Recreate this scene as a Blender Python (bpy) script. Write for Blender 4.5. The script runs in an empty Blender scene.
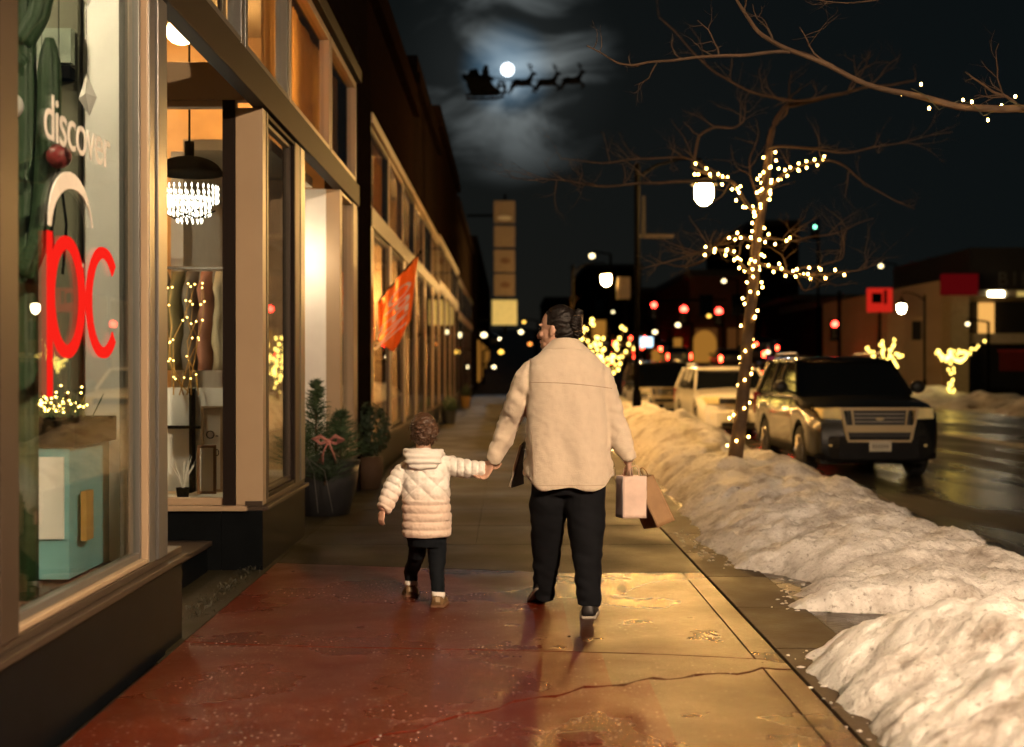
import bpy, bmesh, math, random
from mathutils import Vector, Matrix, Quaternion, noise
from mathutils.bvhtree import BVHTree
random.seed(7)
PI = math.pi
S = bpy.context.scene
COL = S.collection
H = 1.38          # eye height of the photographer above the pavement
F = 1300.0
def P(px, py, Y):                       # pixel of the survey picture + distance -> metres
    return Vector(((px - 508) / F * Y, Y, H - (py - 366) / F * Y))
def G(px, py, z=0.0):
    Y = (H - z) * F / (py - 366)
    return Vector(((px - 508) / F * Y, Y, z))
V = Vector
# ---------------------------------------------------------------- mesh builder
class MB:
    def __init__(s): s.v = []; s.f = []
    def add(s, vs, fs):
        o = len(s.v); s.v += [V(p) for p in vs]; s.f += [tuple(i + o for i in f) for f in fs]; return s
    def box(s, x0, x1, y0, y1, z0, z1):
        return s.add([(x0,y0,z0),(x1,y0,z0),(x1,y1,z0),(x0,y1,z0),(x0,y0,z1),(x1,y0,z1),(x1,y1,z1),(x0,y1,z1)],
              [(0,3,2,1),(4,5,6,7),(0,1,5,4),(1,2,6,5),(2,3,7,6),(3,0,4,7)])
    def obox(s, c, ax, ay, az):         # oriented box, half-axis vectors
        c, ax, ay, az = V(c), V(ax), V(ay), V(az)
        vs = [c+ax*i+ay*j+az*k for k in (-1,1) for i, j in ((-1,-1),(1,-1),(1,1),(-1,1))]
        return s.add(vs, [(0,3,2,1),(4,5,6,7),(0,1,5,4),(1,2,6,5),(2,3,7,6),(3,0,4,7)])
    def rings(s, rs, close=True):
        n = len(rs[0]); o = len(s.v)
        for r in rs: s.v += [V(p) for p in r]
        for i in range(len(rs)-1):
            for j in range(n):
                a = o+i*n+j; b = o+i*n+(j+1) % n
                s.f.append((a, b, b+n, a+n))
        if close:
            s.f.append(tuple(o+j for j in range(n))[::-1]); m = o+(len(rs)-1)*n
            s.f.append(tuple(m+j for j in range(n)))
        return s
    def tube(s, pts, rad, n=8, ref=None, flat=None):
        pts = [V(p) for p in pts]; rs = []
        if not hasattr(rad, '__len__'): rad = [rad]*len(pts)
        ref = V(ref) if ref else V((.31,.17,.93))
        for i, p in enumerate(pts):
            t = (pts[min(i+1,len(pts)-1)] - pts[max(i-1,0)]).normalized()
            if abs(t.dot(ref.normalized())) > .98: rf = V((1,0,.1))
            else: rf = ref
            u = rf.cross(t).normalized(); w = t.cross(u)
            r = rad[i]; a, b = r if hasattr(r, '__len__') else (r, r)
            rs.append([p+u*a*math.cos(2*PI*k/n)+w*b*math.sin(2*PI*k/n) for k in range(n)])
        return s.rings(rs)
    def hloft(s, secs, n=28, p=2.0, off=0):        # horizontal rings: (cx,cy,cz,rx,ry)
        rs = []
        for (x,y,z,rx,ry) in secs:
            r = []
            for k in range(n):
                a = 2*PI*k/n+off; c, d = math.cos(a), math.sin(a)
                r.append((x+rx*math.copysign(abs(c)**(2/p),c), y+ry*math.copysign(abs(d)**(2/p),d), z))
            rs.append(r)
        return s.rings(rs)
    def ball(s, c, r, n=10, m=7, rot=None):
        c = V(c); r = V(r) if hasattr(r,'__len__') else V((r,r,r)); rs = []
        for i in range(m+1):
            t = PI*(i+.04)/(m+.08); z = -math.cos(t); q = math.sin(t)
            ring = []
            for k in range(n):
                a = 2*PI*k/n; p = V((r.x*q*math.cos(a), r.y*q*math.sin(a), r.z*z))
                if rot: p = rot @ p
                ring.append(c+p)
            rs.append(ring)
        return s.rings(rs)
    def cyl(s, a, b, r, n=16): return s.tube([a, b], [r, r], n)
    def poly(s, pts, ext):               # polygon (list of Vectors) extruded by vector
        ext = V(ext); n = len(pts); o = len(s.v)
        s.v += [V(p) for p in pts]+[V(p)+ext for p in pts]
        s.f.append(tuple(range(o, o+n))[::-1]); s.f.append(tuple(range(o+n, o+2*n)))
        for i in range(n):
            j = (i+1) % n; s.f.append((o+i, o+j, o+n+j, o+n+i))
        return s
    def build(s, name, mat, parent=None, smooth=False, bevel=0, world=True, fixn=True):
        me = bpy.data.meshes.new(name)
        off = V((0,0,0))
        if world and parent is not None:
            q = parent
            while q: off += q.location; q = q.parent
        me.from_pydata([p-off for p in s.v], [], s.f); me.update()
        if fixn:
            bm = bmesh.new(); bm.from_mesh(me); bmesh.ops.recalc_face_normals(bm, faces=bm.faces); bm.to_mesh(me); bm.free()
        o = bpy.data.objects.new(name, me); COL.objects.link(o)
        if mat: me.materials.append(mat)
        if parent: o.parent = parent
        if smooth:
            me.polygons.foreach_set('use_smooth', [True]*len(me.polygons))
        if bevel:
            m = o.modifiers.new('bevel','BEVEL'); m.width = bevel; m.segments = 2; m.limit_method = 'ANGLE'; m.angle_limit = .6
        return o
def thing(name, label, cat, loc=(0,0,0), group=None, rz=0):
    o = bpy.data.objects.new(name, None); COL.objects.link(o); o.empty_display_size = .1
    o.location = loc; o.rotation_euler = (0,0,rz)
    return tag(o, label, cat, group)
def tag(o, label, cat, group=None):
    o['label'] = label; o['category'] = cat
    if group: o['group'] = group
    return o
def struct(o): o['kind'] = 'structure'; return o
def copy_tree(o, loc=None, label=None, parent=None, rz=None):
    c = o.copy(); COL.objects.link(c); c.parent = parent
    for ch in list(o.children): copy_tree(ch, parent=c)
    if loc is not None: c.location = loc
    if rz is not None: c.rotation_euler = (0,0,rz)
    if label: c['label'] = label
    return c
def remesh(name, mb, voxel, mat, parent, sm=4, disp=None, fac=.5):
    """union of closed lofts -> one continuous skin"""
    o = mb.build(name+'_raw', None)
    r = o.modifiers.new('r','REMESH'); r.mode = 'VOXEL'; r.voxel_size = voxel
    if sm:
        k = o.modifiers.new('s','SMOOTH'); k.iterations = sm; k.factor = fac
    dg = bpy.context.evaluated_depsgraph_get()
    me = bpy.data.meshes.new_from_object(o.evaluated_get(dg)); me.name = name
    bpy.data.objects.remove(o)
    if disp:
        ns = [v.normal.copy() for v in me.vertices]
        for v, n in zip(me.vertices, ns):
            d = disp(v.co, n)
            v.co = v.co+(d if isinstance(d, Vector) else n*d)
    off = V((0,0,0)); q = parent
    while q: off += q.location; q = q.parent
    for v in me.vertices: v.co -= off
    me.polygons.foreach_set('use_smooth', [True]*len(me.polygons))
    me.materials.clear(); me.materials.append(mat)
    n = bpy.data.objects.new(name, me); COL.objects.link(n); n.parent = parent
    return n
def fbm(p, sc, o=3):
    return noise.fractal(V(p)*sc, 1.0, 2.0, o)
# ---------------------------------------------------------------- materials
MATS = {}
def nodes(m):
    m.use_nodes = True; nt = m.node_tree; return nt, nt.nodes['Principled BSDF']
def mat(name, col, rough=.6, metal=0, spec=.5, var=.12, vs=6, bump=0, bs=40, coat=0, rv=0, emis=None, es=0, alpha=1, sheen=0):
    """principled with procedural colour and roughness variation"""
    m = bpy.data.materials.new(name); nt, b = nodes(m); N = nt.nodes; L = nt.links
    tc = N.new('ShaderNodeTexCoord')
    nz = N.new('ShaderNodeTexNoise'); nz.inputs['Scale'].default_value = vs; nz.inputs['Detail'].default_value = 6
    L.new(tc.outputs['Object'], nz.inputs['Vector'])
    if var:
        r = N.new('ShaderNodeMapRange'); r.inputs[1].default_value = .3; r.inputs[2].default_value = .7
        r.inputs[3].default_value = 1-var; r.inputs[4].default_value = 1+var
        L.new(nz.outputs['Fac'], r.inputs[0])
        vm = N.new('ShaderNodeVectorMath'); vm.operation = 'SCALE'; vm.inputs[0].default_value = col[:3]
        L.new(r.outputs[0], vm.inputs['Scale']); L.new(vm.outputs[0], b.inputs['Base Color'])
    else: b.inputs['Base Color'].default_value = (*col[:3],1)
    b.inputs['Roughness'].default_value = rough
    if rv:
        r2 = N.new('ShaderNodeMapRange'); r2.inputs[1].default_value = .35; r2.inputs[2].default_value = .65
        r2.inputs[3].default_value = max(.02,rough-rv); r2.inputs[4].default_value = rough+rv
        L.new(nz.outputs['Fac'], r2.inputs[0]); L.new(r2.outputs[0], b.inputs['Roughness'])
    b.inputs['Metallic'].default_value = metal
    b.inputs['Specular IOR Level'].default_value = spec
    b.inputs['Coat Weight'].default_value = coat
    if sheen: b.inputs['Sheen Weight'].default_value = sheen
    if bump:
        n2 = N.new('ShaderNodeTexNoise'); n2.inputs['Scale'].default_value = bs; n2.inputs['Detail'].default_value = 5
        L.new(tc.outputs['Object'], n2.inputs['Vector'])
        bp = N.new('ShaderNodeBump'); bp.inputs['Strength'].default_value = bump; bp.inputs['Distance'].default_value = .01
        L.new(n2.outputs['Fac'], bp.inputs['Height']); L.new(bp.outputs[0], b.inputs['Normal'])
    if emis:
        b.inputs['Emission Color'].default_value = (*emis,1); b.inputs['Emission Strength'].default_value = es
    MATS[name] = m; return m
def emit(name, col, st, sample=True):
    m = bpy.data.materials.new(name); m.use_nodes = True; nt = m.node_tree; nt.nodes.clear()
    e = nt.nodes.new('ShaderNodeEmission'); o = nt.nodes.new('ShaderNodeOutputMaterial')
    e.inputs[0].default_value = (*col,1); e.inputs[1].default_value = st
    nt.links.new(e.outputs[0], o.inputs[0])
    if not sample: m.cycles.emission_sampling = 'NONE'
    MATS[name] = m; return m
def glass(name, tint=(.93,.96,.95), rough=.0, boost=1.0):
    m = bpy.data.materials.new(name); m.use_nodes = True; nt = m.node_tree; nt.nodes.clear(); N = nt.nodes; L = nt.links
    t = N.new('ShaderNodeBsdfTransparent'); t.inputs[0].default_value = (*tint,1)
    g = N.new('ShaderNodeBsdfGlossy'); g.inputs['Roughness'].default_value = rough
    fr = N.new('ShaderNodeFresnel'); ge = N.new('ShaderNodeNewGeometry'); ir = N.new('ShaderNodeMapRange')
    ir.inputs[3].default_value = 1.5; ir.inputs[4].default_value = 1/1.5; L.new(ge.outputs['Backfacing'], ir.inputs[0]); L.new(ir.outputs[0], fr.inputs[0])
    mu = N.new('ShaderNodeMath'); mu.operation = 'MULTIPLY'; mu.inputs[1].default_value = boost; mu.use_clamp = True
    mx = N.new('ShaderNodeMixShader'); o = N.new('ShaderNodeOutputMaterial')
    L.new(fr.outputs[0], mu.inputs[0]); L.new(mu.outputs[0], mx.inputs[0]); L.new(t.outputs[0], mx.inputs[1]); L.new(g.outputs[0], mx.inputs[2]); L.new(mx.outputs[0], o.inputs[0])
    MATS[name] = m; return m
def brick(name, c1, c2, mortar, sc=1.0):
    m = bpy.data.materials.new(name); nt, b = nodes(m); N = nt.nodes; L = nt.links
    tc = N.new('ShaderNodeTexCoord'); sp = N.new('ShaderNodeSeparateXYZ'); cb = N.new('ShaderNodeCombineXYZ'); ad = N.new('ShaderNodeMath'); ad.operation = 'ADD'
    L.new(tc.outputs['Object'], sp.inputs[0]); L.new(sp.outputs[0], ad.inputs[0]); L.new(sp.outputs[1], ad.inputs[1])
    L.new(ad.outputs[0], cb.inputs[0]); L.new(sp.outputs[2], cb.inputs[1])
    br = N.new('ShaderNodeTexBrick'); br.inputs['Color1'].default_value = (*c1,1); br.inputs['Color2'].default_value = (*c2,1); br.inputs['Mortar'].default_value = (*mortar,1)
    br.inputs['Scale'].default_value = sc; br.inputs['Brick Width'].default_value = .22; br.inputs['Row Height'].default_value = .075; br.inputs['Mortar Size'].default_value = .008
    L.new(cb.outputs[0], br.inputs['Vector']); L.new(br.outputs[0], b.inputs['Base Color']); b.inputs['Roughness'].default_value = .9; b.inputs['Specular IOR Level'].default_value = 0
    MATS[name] = m; return m
def text(body, size, origin, right, up, m, name, parent, ext=.004, spread=1.0, world=True):
    cu = bpy.data.curves.new(name, 'FONT'); cu.body = body; cu.size = size; cu.extrude = ext; cu.space_character = spread; cu.align_x = 'CENTER'
    o = bpy.data.objects.new(name, cu); COL.objects.link(o)
    dg = bpy.context.evaluated_depsgraph_get(); me = bpy.data.meshes.new_from_object(o.evaluated_get(dg)); bpy.data.objects.remove(o)
    right = V(right); up = V(up); nrm = right.cross(up).normalized(); origin = V(origin)
    off = V((0,0,0)); q = parent
    while q and world: off += q.location; q = q.parent
    for v in me.vertices: v.co = origin+right*v.co.x+up*v.co.y+nrm*v.co.z-off
    me.materials.append(m); me.name = name
    o = bpy.data.objects.new(name, me); COL.objects.link(o); o.parent = parent; return o
# palette
mat('cream_frame', (.36,.26,.165), .42, var=.05, vs=3)
mat('pale_metal', (.14,.135,.125), .36, metal=.4, var=.05, vs=2)
mat('bronze', (.013,.008,.006), .6, spec=.12, metal=0, var=.1, vs=2)
mat('brown_metal', (.048,.034,.024), .45, spec=.25, var=.08, vs=2)
mat('black_tile', (.005,.006,.007), .3, var=.2, spec=.025)
mat('black_metal', (.004,.004,.004), .6, spec=.0)
mat('stone', (.30,.26,.21), .6, bump=.2)
mat('dark_interior', (.05,.045,.04), .8)
mat('beige_wall', (.38,.33,.25), .8, var=.08)
mat('warm_wall', (.55,.38,.22), .8, var=.08)
mat('olive_wall0', (.10,.115,.085), .8)
mat('olive_wall', (.085,.085,.055), .8, var=.15, vs=2)
mat('white_paint', (.74,.72,.68), .6, var=.05)
mat('wood_floor', (.12,.07,.045), .4)
brick('dark_brick', (.013,.008,.006), (.010,.006,.005), (.011,.009,.007))
brick('red_brick', (.018,.009,.006), (.014,.007,.005), (.014,.012,.009))
brick('far_brick', (.17,.06,.035), (.12,.045,.028), (.1,.08,.06))
brick('tan_brick', (.026,.018,.013), (.022,.015,.011), (.02,.016,.013))
glass('shop_glass', boost=1.0)
glass('dark_glass', tint=(.25,.24,.22), boost=1.3)
emit('lamp_white', (1,.53,.15), 1050)
emit('lamp_front', (1,.71,.46), 8600)
emit('far_shop_light', (1,.50,.15), 750)
emit('bulb', (1,.54,.12), 62)
emit('bulb_far', (1,.68,.13), 7)
emit('shop_light', (1,.50,.16), 42)
emit('shop_light_white', (1,.80,.52), 150)
emit('sign_red', (1,.03,.015), .55)
emit('signal_red', (1,.035,.02), 26, False)
emit('signal_green', (.25,1,.6), 8, False)
emit('tail_red', (1,.04,.015), 45, False)
emit('head_white', (1,.82,.5), 25, False)
emit('far_lamp', (1,.80,.42), 4.5, False)
emit('far_lamp_yellow', (1,.55,.08), 3.5, False)
M = MATS
# ================================================================ GROUND
ROAD = -.25
def ground_mats():
    # road: wet asphalt
    m = bpy.data.materials.new('wet_asphalt'); nt, b = nodes(m); N = nt.nodes; L = nt.links
    tc = N.new('ShaderNodeTexCoord'); mp = N.new('ShaderNodeMapping'); mp.inputs['Scale'].default_value = (1,.22,1)
    L.new(tc.outputs['Object'], mp.inputs[0])
    n = N.new('ShaderNodeTexNoise'); n.inputs['Scale'].default_value = .9; n.inputs['Detail'].default_value = 6; L.new(mp.outputs[0], n.inputs['Vector'])
    r = N.new('ShaderNodeMapRange'); r.inputs[1].default_value = .42; r.inputs[2].default_value = .62; r.inputs[3].default_value = .16; r.inputs[4].default_value = .5
    L.new(n.outputs['Fac'], r.inputs[0]); L.new(r.outputs[0], b.inputs['Roughness'])
    c = N.new('ShaderNodeMix'); c.data_type = 'RGBA'; c.inputs[6].default_value = (.022,.021,.02,1); c.inputs[7].default_value = (.05,.045,.038,1)
    L.new(n.outputs['Fac'], c.inputs[0]); L.new(c.outputs[2], b.inputs['Base Color'])
    n2 = N.new('ShaderNodeTexNoise'); n2.inputs['Scale'].default_value = 45; n2.inputs['Detail'].default_value = 4; L.new(tc.outputs['Object'], n2.inputs['Vector'])
    bp = N.new('ShaderNodeBump'); bp.inputs['Strength'].default_value = .35; bp.inputs['Distance'].default_value = .012
    L.new(n2.outputs['Fac'], bp.inputs['Height']); L.new(bp.outputs[0], b.inputs['Normal'])
    M['asphalt'] = m
    def slab(name, ca, cb, rlo, rhi, salt):
        m = bpy.data.materials.new(name); nt, b = nodes(m); N = nt.nodes; L = nt.links
        tc = N.new('ShaderNodeTexCoord')
        n = N.new('ShaderNodeTexNoise'); n.inputs['Scale'].default_value = 1.7; n.inputs['Detail'].default_value = 9; n.inputs['Roughness'].default_value = .55
        n.inputs['Distortion'].default_value = .6
        L.new(tc.outputs['Object'], n.inputs['Vector'])
        r0 = N.new('ShaderNodeMapRange'); r0.inputs[1].default_value = .15; r0.inputs[2].default_value = .85; L.new(n.outputs['Fac'], r0.inputs[0])
        c = N.new('ShaderNodeMix'); c.data_type = 'RGBA'; c.inputs[6].default_value = (*ca,1); c.inputs[7].default_value = (*cb,1)
        L.new(r0.outputs[0], c.inputs[0])
        # residue of road salt: sparse pale grains, denser in drifts
        vo = N.new('ShaderNodeTexVoronoi'); vo.inputs['Scale'].default_value = 42; L.new(tc.outputs['Object'], vo.inputs['Vector'])
        lt = N.new('ShaderNodeMapRange'); lt.inputs[1].default_value = .30; lt.inputs[2].default_value = .16; L.new(vo.outputs['Distance'], lt.inputs[0])
        vs_ = N.new('ShaderNodeSeparateColor'); L.new(vo.outputs['Color'], vs_.inputs[0]); vg = N.new('ShaderNodeMath'); vg.operation = 'GREATER_THAN'; vg.inputs[1].default_value = .72; L.new(vs_.outputs[0], vg.inputs[0]); vm_ = N.new('ShaderNodeMath'); vm_.operation = 'MULTIPLY'; L.new(vg.outputs[0], vm_.inputs[0]); L.new(lt.outputs[0], vm_.inputs[1]); lt = vm_
        n3 = N.new('ShaderNodeTexNoise'); n3.inputs['Scale'].default_value = 1.1; n3.inputs['Detail'].default_value = 8; n3.inputs['Roughness'].default_value = .7
        mp = N.new('ShaderNodeMapping'); mp.inputs['Location'].default_value = (4,2,0); L.new(tc.outputs['Object'], mp.inputs[0]); L.new(mp.outputs[0], n3.inputs['Vector'])
        r3 = N.new('ShaderNodeMapRange'); r3.inputs[1].default_value = .42; r3.inputs[2].default_value = .62; L.new(n3.outputs['Fac'], r3.inputs[0])
        mu = N.new('ShaderNodeMath'); mu.operation = 'MULTIPLY'; L.new(lt.outputs[0], mu.inputs[0]); L.new(r3.outputs[0], mu.inputs[1])
        n5 = N.new('ShaderNodeTexNoise'); n5.inputs['Scale'].default_value = 14; n5.inputs['Detail'].default_value = 8; n5.inputs['Roughness'].default_value = .75
        L.new(tc.outputs['Object'], n5.inputs['Vector'])
        r5 = N.new('ShaderNodeMapRange'); r5.inputs[1].default_value = .55; r5.inputs[2].default_value = .8; L.new(n5.outputs['Fac'], r5.inputs[0])
        mu3 = N.new('ShaderNodeMath'); mu3.operation = 'MULTIPLY'; L.new(r5.outputs[0], mu3.inputs[0]); mu3.inputs[1].default_value = .16
        mxx = N.new('ShaderNodeMath'); mxx.operation = 'MAXIMUM'; L.new(mu.outputs[0], mxx.inputs[0]); L.new(mu3.outputs[0], mxx.inputs[1])
        mu2 = N.new('ShaderNodeMath'); mu2.operation = 'MULTIPLY'; mu2.inputs[1].default_value = salt; L.new(mxx.outputs[0], mu2.inputs[0])
        c2 = N.new('ShaderNodeMix'); c2.data_type = 'RGBA'; c2.inputs[7].default_value = (.55,.5,.46,1)
        L.new(mu2.outputs[0], c2.inputs[0]); L.new(c.outputs[2], c2.inputs[6]); L.new(c2.outputs[2], b.inputs['Base Color'])
        n4 = N.new('ShaderNodeTexNoise'); n4.inputs['Scale'].default_value = 1.3; n4.inputs['Detail'].default_value = 7; n4.inputs['Roughness'].default_value = .5
        mp4 = N.new('ShaderNodeMapping'); mp4.inputs['Location'].default_value = (9,1,3); L.new(tc.outputs['Object'], mp4.inputs[0]); L.new(mp4.outputs[0], n4.inputs['Vector'])
        r4 = N.new('ShaderNodeMapRange'); r4.inputs[1].default_value = .28; r4.inputs[2].default_value = .72; r4.inputs[3].default_value = rlo; r4.inputs[4].default_value = rhi
        L.new(n4.outputs['Fac'], r4.inputs[0])
        a5 = N.new('ShaderNodeMath'); a5.operation = 'MULTIPLY_ADD'; a5.inputs[1].default_value = .12; L.new(mu2.outputs[0], a5.inputs[0]); L.new(r4.outputs[0], a5.inputs[2])
        L.new(a5.outputs[0], b.inputs['Roughness'])
        nb = N.new('ShaderNodeTexNoise'); nb.inputs['Scale'].default_value = 95; nb.inputs['Detail'].default_value = 5; nb.inputs['Roughness'].default_value = .7; L.new(tc.outputs['Object'], nb.inputs['Vector'])
        nc = N.new('ShaderNodeTexNoise'); nc.inputs['Scale'].default_value = 5; nc.inputs['Detail'].default_value = 4; L.new(tc.outputs['Object'], nc.inputs['Vector'])
        bp = N.new('ShaderNodeBump'); bp.inputs['Strength'].default_value = .5; bp.inputs['Distance'].default_value = .006; L.new(nb.outputs['Fac'], bp.inputs['Height'])
        bp2 = N.new('ShaderNodeBump'); bp2.inputs['Strength'].default_value = .12; bp2.inputs['Distance'].default_value = .02; L.new(nc.outputs['Fac'], bp2.inputs['Height'])
        L.new(bp2.outputs[0], bp.inputs['Normal']); L.new(bp.outputs[0], b.inputs['Normal'])
        b.inputs['Specular IOR Level'].default_value = {'grey_slab': .16, 'red_slab': .17}.get(name, .28)
        M[name] = m
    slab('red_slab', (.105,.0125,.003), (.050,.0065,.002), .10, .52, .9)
    slab('lit_slab', (.060,.0150,.0034), (.028,.0080,.0022), .12, .50, .6)  # warm light on the right part of the red slabs, put into colour
    slab('grey_slab', (.030,.025,.012), (.019,.016,.008), .42, .72, .2)
    # snow
    m = bpy.data.materials.new('dirty_snow'); nt, b = nodes(m); N = nt.nodes; L = nt.links
    tc = N.new('ShaderNodeTexCoord')
    n = N.new('ShaderNodeTexNoise'); n.inputs['Scale'].default_value = 2.6; n.inputs['Detail'].default_value = 12; n.inputs['Roughness'].default_value = .68; L.new(tc.outputs['Object'], n.inputs['Vector'])
    r = N.new('ShaderNodeMapRange'); r.inputs[1].default_value = .47; r.inputs[2].default_value = .66; r.inputs[4].default_value = .8; L.new(n.outputs['Fac'], r.inputs[0])
    c = N.new('ShaderNodeMix'); c.data_type = 'RGBA'; c.inputs[6].default_value = (.87,.84,.80,1); c.inputs[7].default_value = (.22,.165,.115,1); L.new(r.outputs[0], c.inputs[0])
    n2 = N.new('ShaderNodeTexNoise'); n2.inputs['Scale'].default_value = 30; n2.inputs['Detail'].default_value = 6; n2.inputs['Roughness'].default_value = .7; L.new(tc.outputs['Object'], n2.inputs['Vector'])
    r2 = N.new('ShaderNodeMapRange'); r2.inputs[1].default_value = .57; r2.inputs[2].default_value = .68; r2.inputs[4].default_value = .7; L.new(n2.outputs['Fac'], r2.inputs[0])
    c2 = N.new('ShaderNodeMix'); c2.data_type = 'RGBA'; c2.inputs[7].default_value = (.16,.12,.085,1); L.new(r2.outputs[0], c2.inputs[0]); L.new(c.outputs[2], c2.inputs[6])
    # grit gathers where the heap is thin
    sp = N.new('ShaderNodeSeparateXYZ'); L.new(tc.outputs['Object'], sp.inputs[0])
    rz = N.new('ShaderNodeMapRange'); rz.inputs[1].default_value = .14; rz.inputs[2].default_value = -.01; rz.inputs[4].default_value = .55; L.new(sp.outputs[2], rz.inputs[0])
    mz = N.new('ShaderNodeMath'); mz.operation = 'MULTIPLY'; L.new(rz.outputs[0], mz.inputs[0]); L.new(n2.outputs['Fac'], mz.inputs[1])
    c3 = N.new('ShaderNodeMix'); c3.data_type = 'RGBA'; c3.inputs[7].default_value = (.13,.10,.07,1); L.new(mz.outputs[0], c3.inputs[0]); L.new(c2.outputs[2], c3.inputs[6])
    L.new(c3.outputs[2], b.inputs['Base Color']); b.inputs['Roughness'].default_value = .55
    b.inputs['Specular IOR Level'].default_value = .35
    nb = N.new('ShaderNodeTexNoise'); nb.inputs['Scale'].default_value = 16; nb.inputs['Detail'].default_value = 10; nb.inputs['Roughness'].default_value = .65; L.new(tc.outputs['Object'], nb.inputs['Vector'])
    bp = N.new('ShaderNodeBump'); bp.inputs['Strength'].default_value = .9; bp.inputs['Distance'].default_value = .035; L.new(nb.outputs['Fac'], bp.inputs['Height']); L.new(bp.outputs[0], b.inputs['Normal'])
    M['snow'] = m
    mat('joint', (.02,.016,.012), .5)
    mat('kerb', (.055,.037,.022), .6, var=.25, vs=3, bump=.3, rv=.1, spec=.15)
    mat('wet_verge', (.04,.024,.013), .3, var=.4, vs=4, bump=.5, bs=30, rv=.18)
    mat('lane_paint', (.55,.52,.45), .4, var=.35, vs=8)
ground_mats()
g = struct(MB().box(-400,500,-60,900,-1.2,ROAD-.02).build('ground', M['asphalt']))
r_ = struct(MB().box(3.72,17.0,-30,62,ROAD-.015,ROAD).build('road', M['asphalt']))
mat('far_road', (.03,.024,.018), .95, spec=.05)
def hill(y): return ROAD+max(0,(y-62))*.045 if y < 260 else ROAD+198*.045
struct(MB().rings([[(-60,y,-2.5),(120,y,-2.5),(120,y,hill(y)),(-60,y,hill(y))] for y in (62.01,260,700)]).build('road', M['far_road']))
for k, x in enumerate((10.3, 10.55)):
    struct(MB().box(x,x+.12,-10,61.9,ROAD+.001,ROAD+.004).build('lane_marking', M['lane_paint']))
mk = MB()
for y in range(4, 59, 9): mk.box(7.1,7.22,y,y+3,ROAD+.001,ROAD+.004)
struct(mk.build('lane_marking', M['lane_paint']))
# sidewalk bed and slabs
struct(MB().box(-9,3.55,-6,62,-.30,-.07).build('sidewalk_bed', M['joint']))
struct(MB().box(17.0,17.15,-30,62,-.4,-.1).build('kerb', M['kerb']))
struct(MB().box(17.15,60,-30,62,-.42,-.12).build('sidewalk', M['grey_slab']))
struct(MB().box(3.55,3.72,-6,62,-.4,.0).build('kerb', M['kerb']))
XR = 1.29; XL = -1.62
def j0(x):     # wandering crack / joint in the foreground
    t = (x+1.8)/3.1
    return 3.95+2.1*t-.16*math.sin(t*7)+.03*math.sin(x*23)+.015*math.sin(x*61)
def j0a(x): return j0(x)-.008-.006*abs(math.sin(x*9))
def j1(x): return 6.30-.19*x+.05*math.sin(x*2)+ (.1 if x < -.5 else 0)*(x+.5)
def j2(x): return 8.67-.22*min(0,x-.4)*1.0
def strip_slab(ya, yb, xa, xb, m, gap=.011, top=0.0, name='sidewalk'):
    n = max(2, int((xb-xa)/.06)); mb = MB(); o = 0; vs = []; fs = []
    for i in range(n+1):
        x = xa+(xb-xa)*i/n; a = ya(x)+gap*.5+.006*noise.noise(V((x*9,ya(x),0))); b_ = yb(x)-gap*.5+.006*noise.noise(V((x*9,yb(x),5)))
        vs += [(x,a,-.06),(x,a,top-.003),(x,a+.003,top),(x,b_-.003,top),(x,b_,top-.003),(x,b_,-.06)]
    for i in range(n):
        for k in range(5): a = i*6+k; fs.append((a,a+1,a+7,a+6))
    mb.add(vs, fs)
    mb.add(vs[:6],[tuple(range(6))]); mb.add(vs[-6:],[tuple(range(6))[::-1]])
    return mb
def const(c): return lambda x: c
sw = MB()
def put(lst, m):
    mb = MB()
    for a in lst:
        q = strip_slab(*a, m); o = len(mb.v); mb.v += q.v; mb.f += [tuple(i+o for i in f) for f in q.f]
    return struct(mb.build('sidewalk', M[m]))
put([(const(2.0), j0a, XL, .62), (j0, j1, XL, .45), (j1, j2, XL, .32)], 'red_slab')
put([(const(2.0), j0a, .6203, XR-.13), (j0, j1, .4503, XR), (j1, j2, .3203, XR-.13), (j1, j2, XR-.12, XR), (const(2.0), j0a, XR-.12, XR)], 'lit_slab')
lst = []; Y = 8.67; 
ys = [8.67, 10.05, 11.25, 12.5, 13.8, 15.1, 16.4, 17.7]
while ys[-1] < 60: ys.append(ys[-1]+1.3*(1 if ys[-1] < 40 else 4))
for i in range(len(ys)-1):
    a = j2 if i == 0 else const(ys[i]); b_ = const(ys[i+1])
    if i == 0: lst.append((a, b_, XL, XR)); continue
    if ys[i] < 40:
        lst.append((a, b_, XL, -.2515)); lst.append((a, b_, -.2485, XR))
    else: lst.append((a, b_, XL, XR))
put(lst, 'grey_slab')
# entry recess floor, at the same level, and the verge strip of setts
struct(MB().box(-6,XL-.012,6.3,15.6,-.06,-.003).build('entry_floor', M['grey_slab']))
vb = MB()
for i in range(-2, 54):
    y0 = 2+i*1.1; vb.box(XR+.03,XR+.42,y0,y0+1.09,-.06,-.012)
struct(vb.build('verge_paving', M['kerb'], bevel=.006))
struct(MB().box(XR+.43,3.55,-6,62,-.065,-.02).build('verge_soil', M['wet_verge']))
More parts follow.
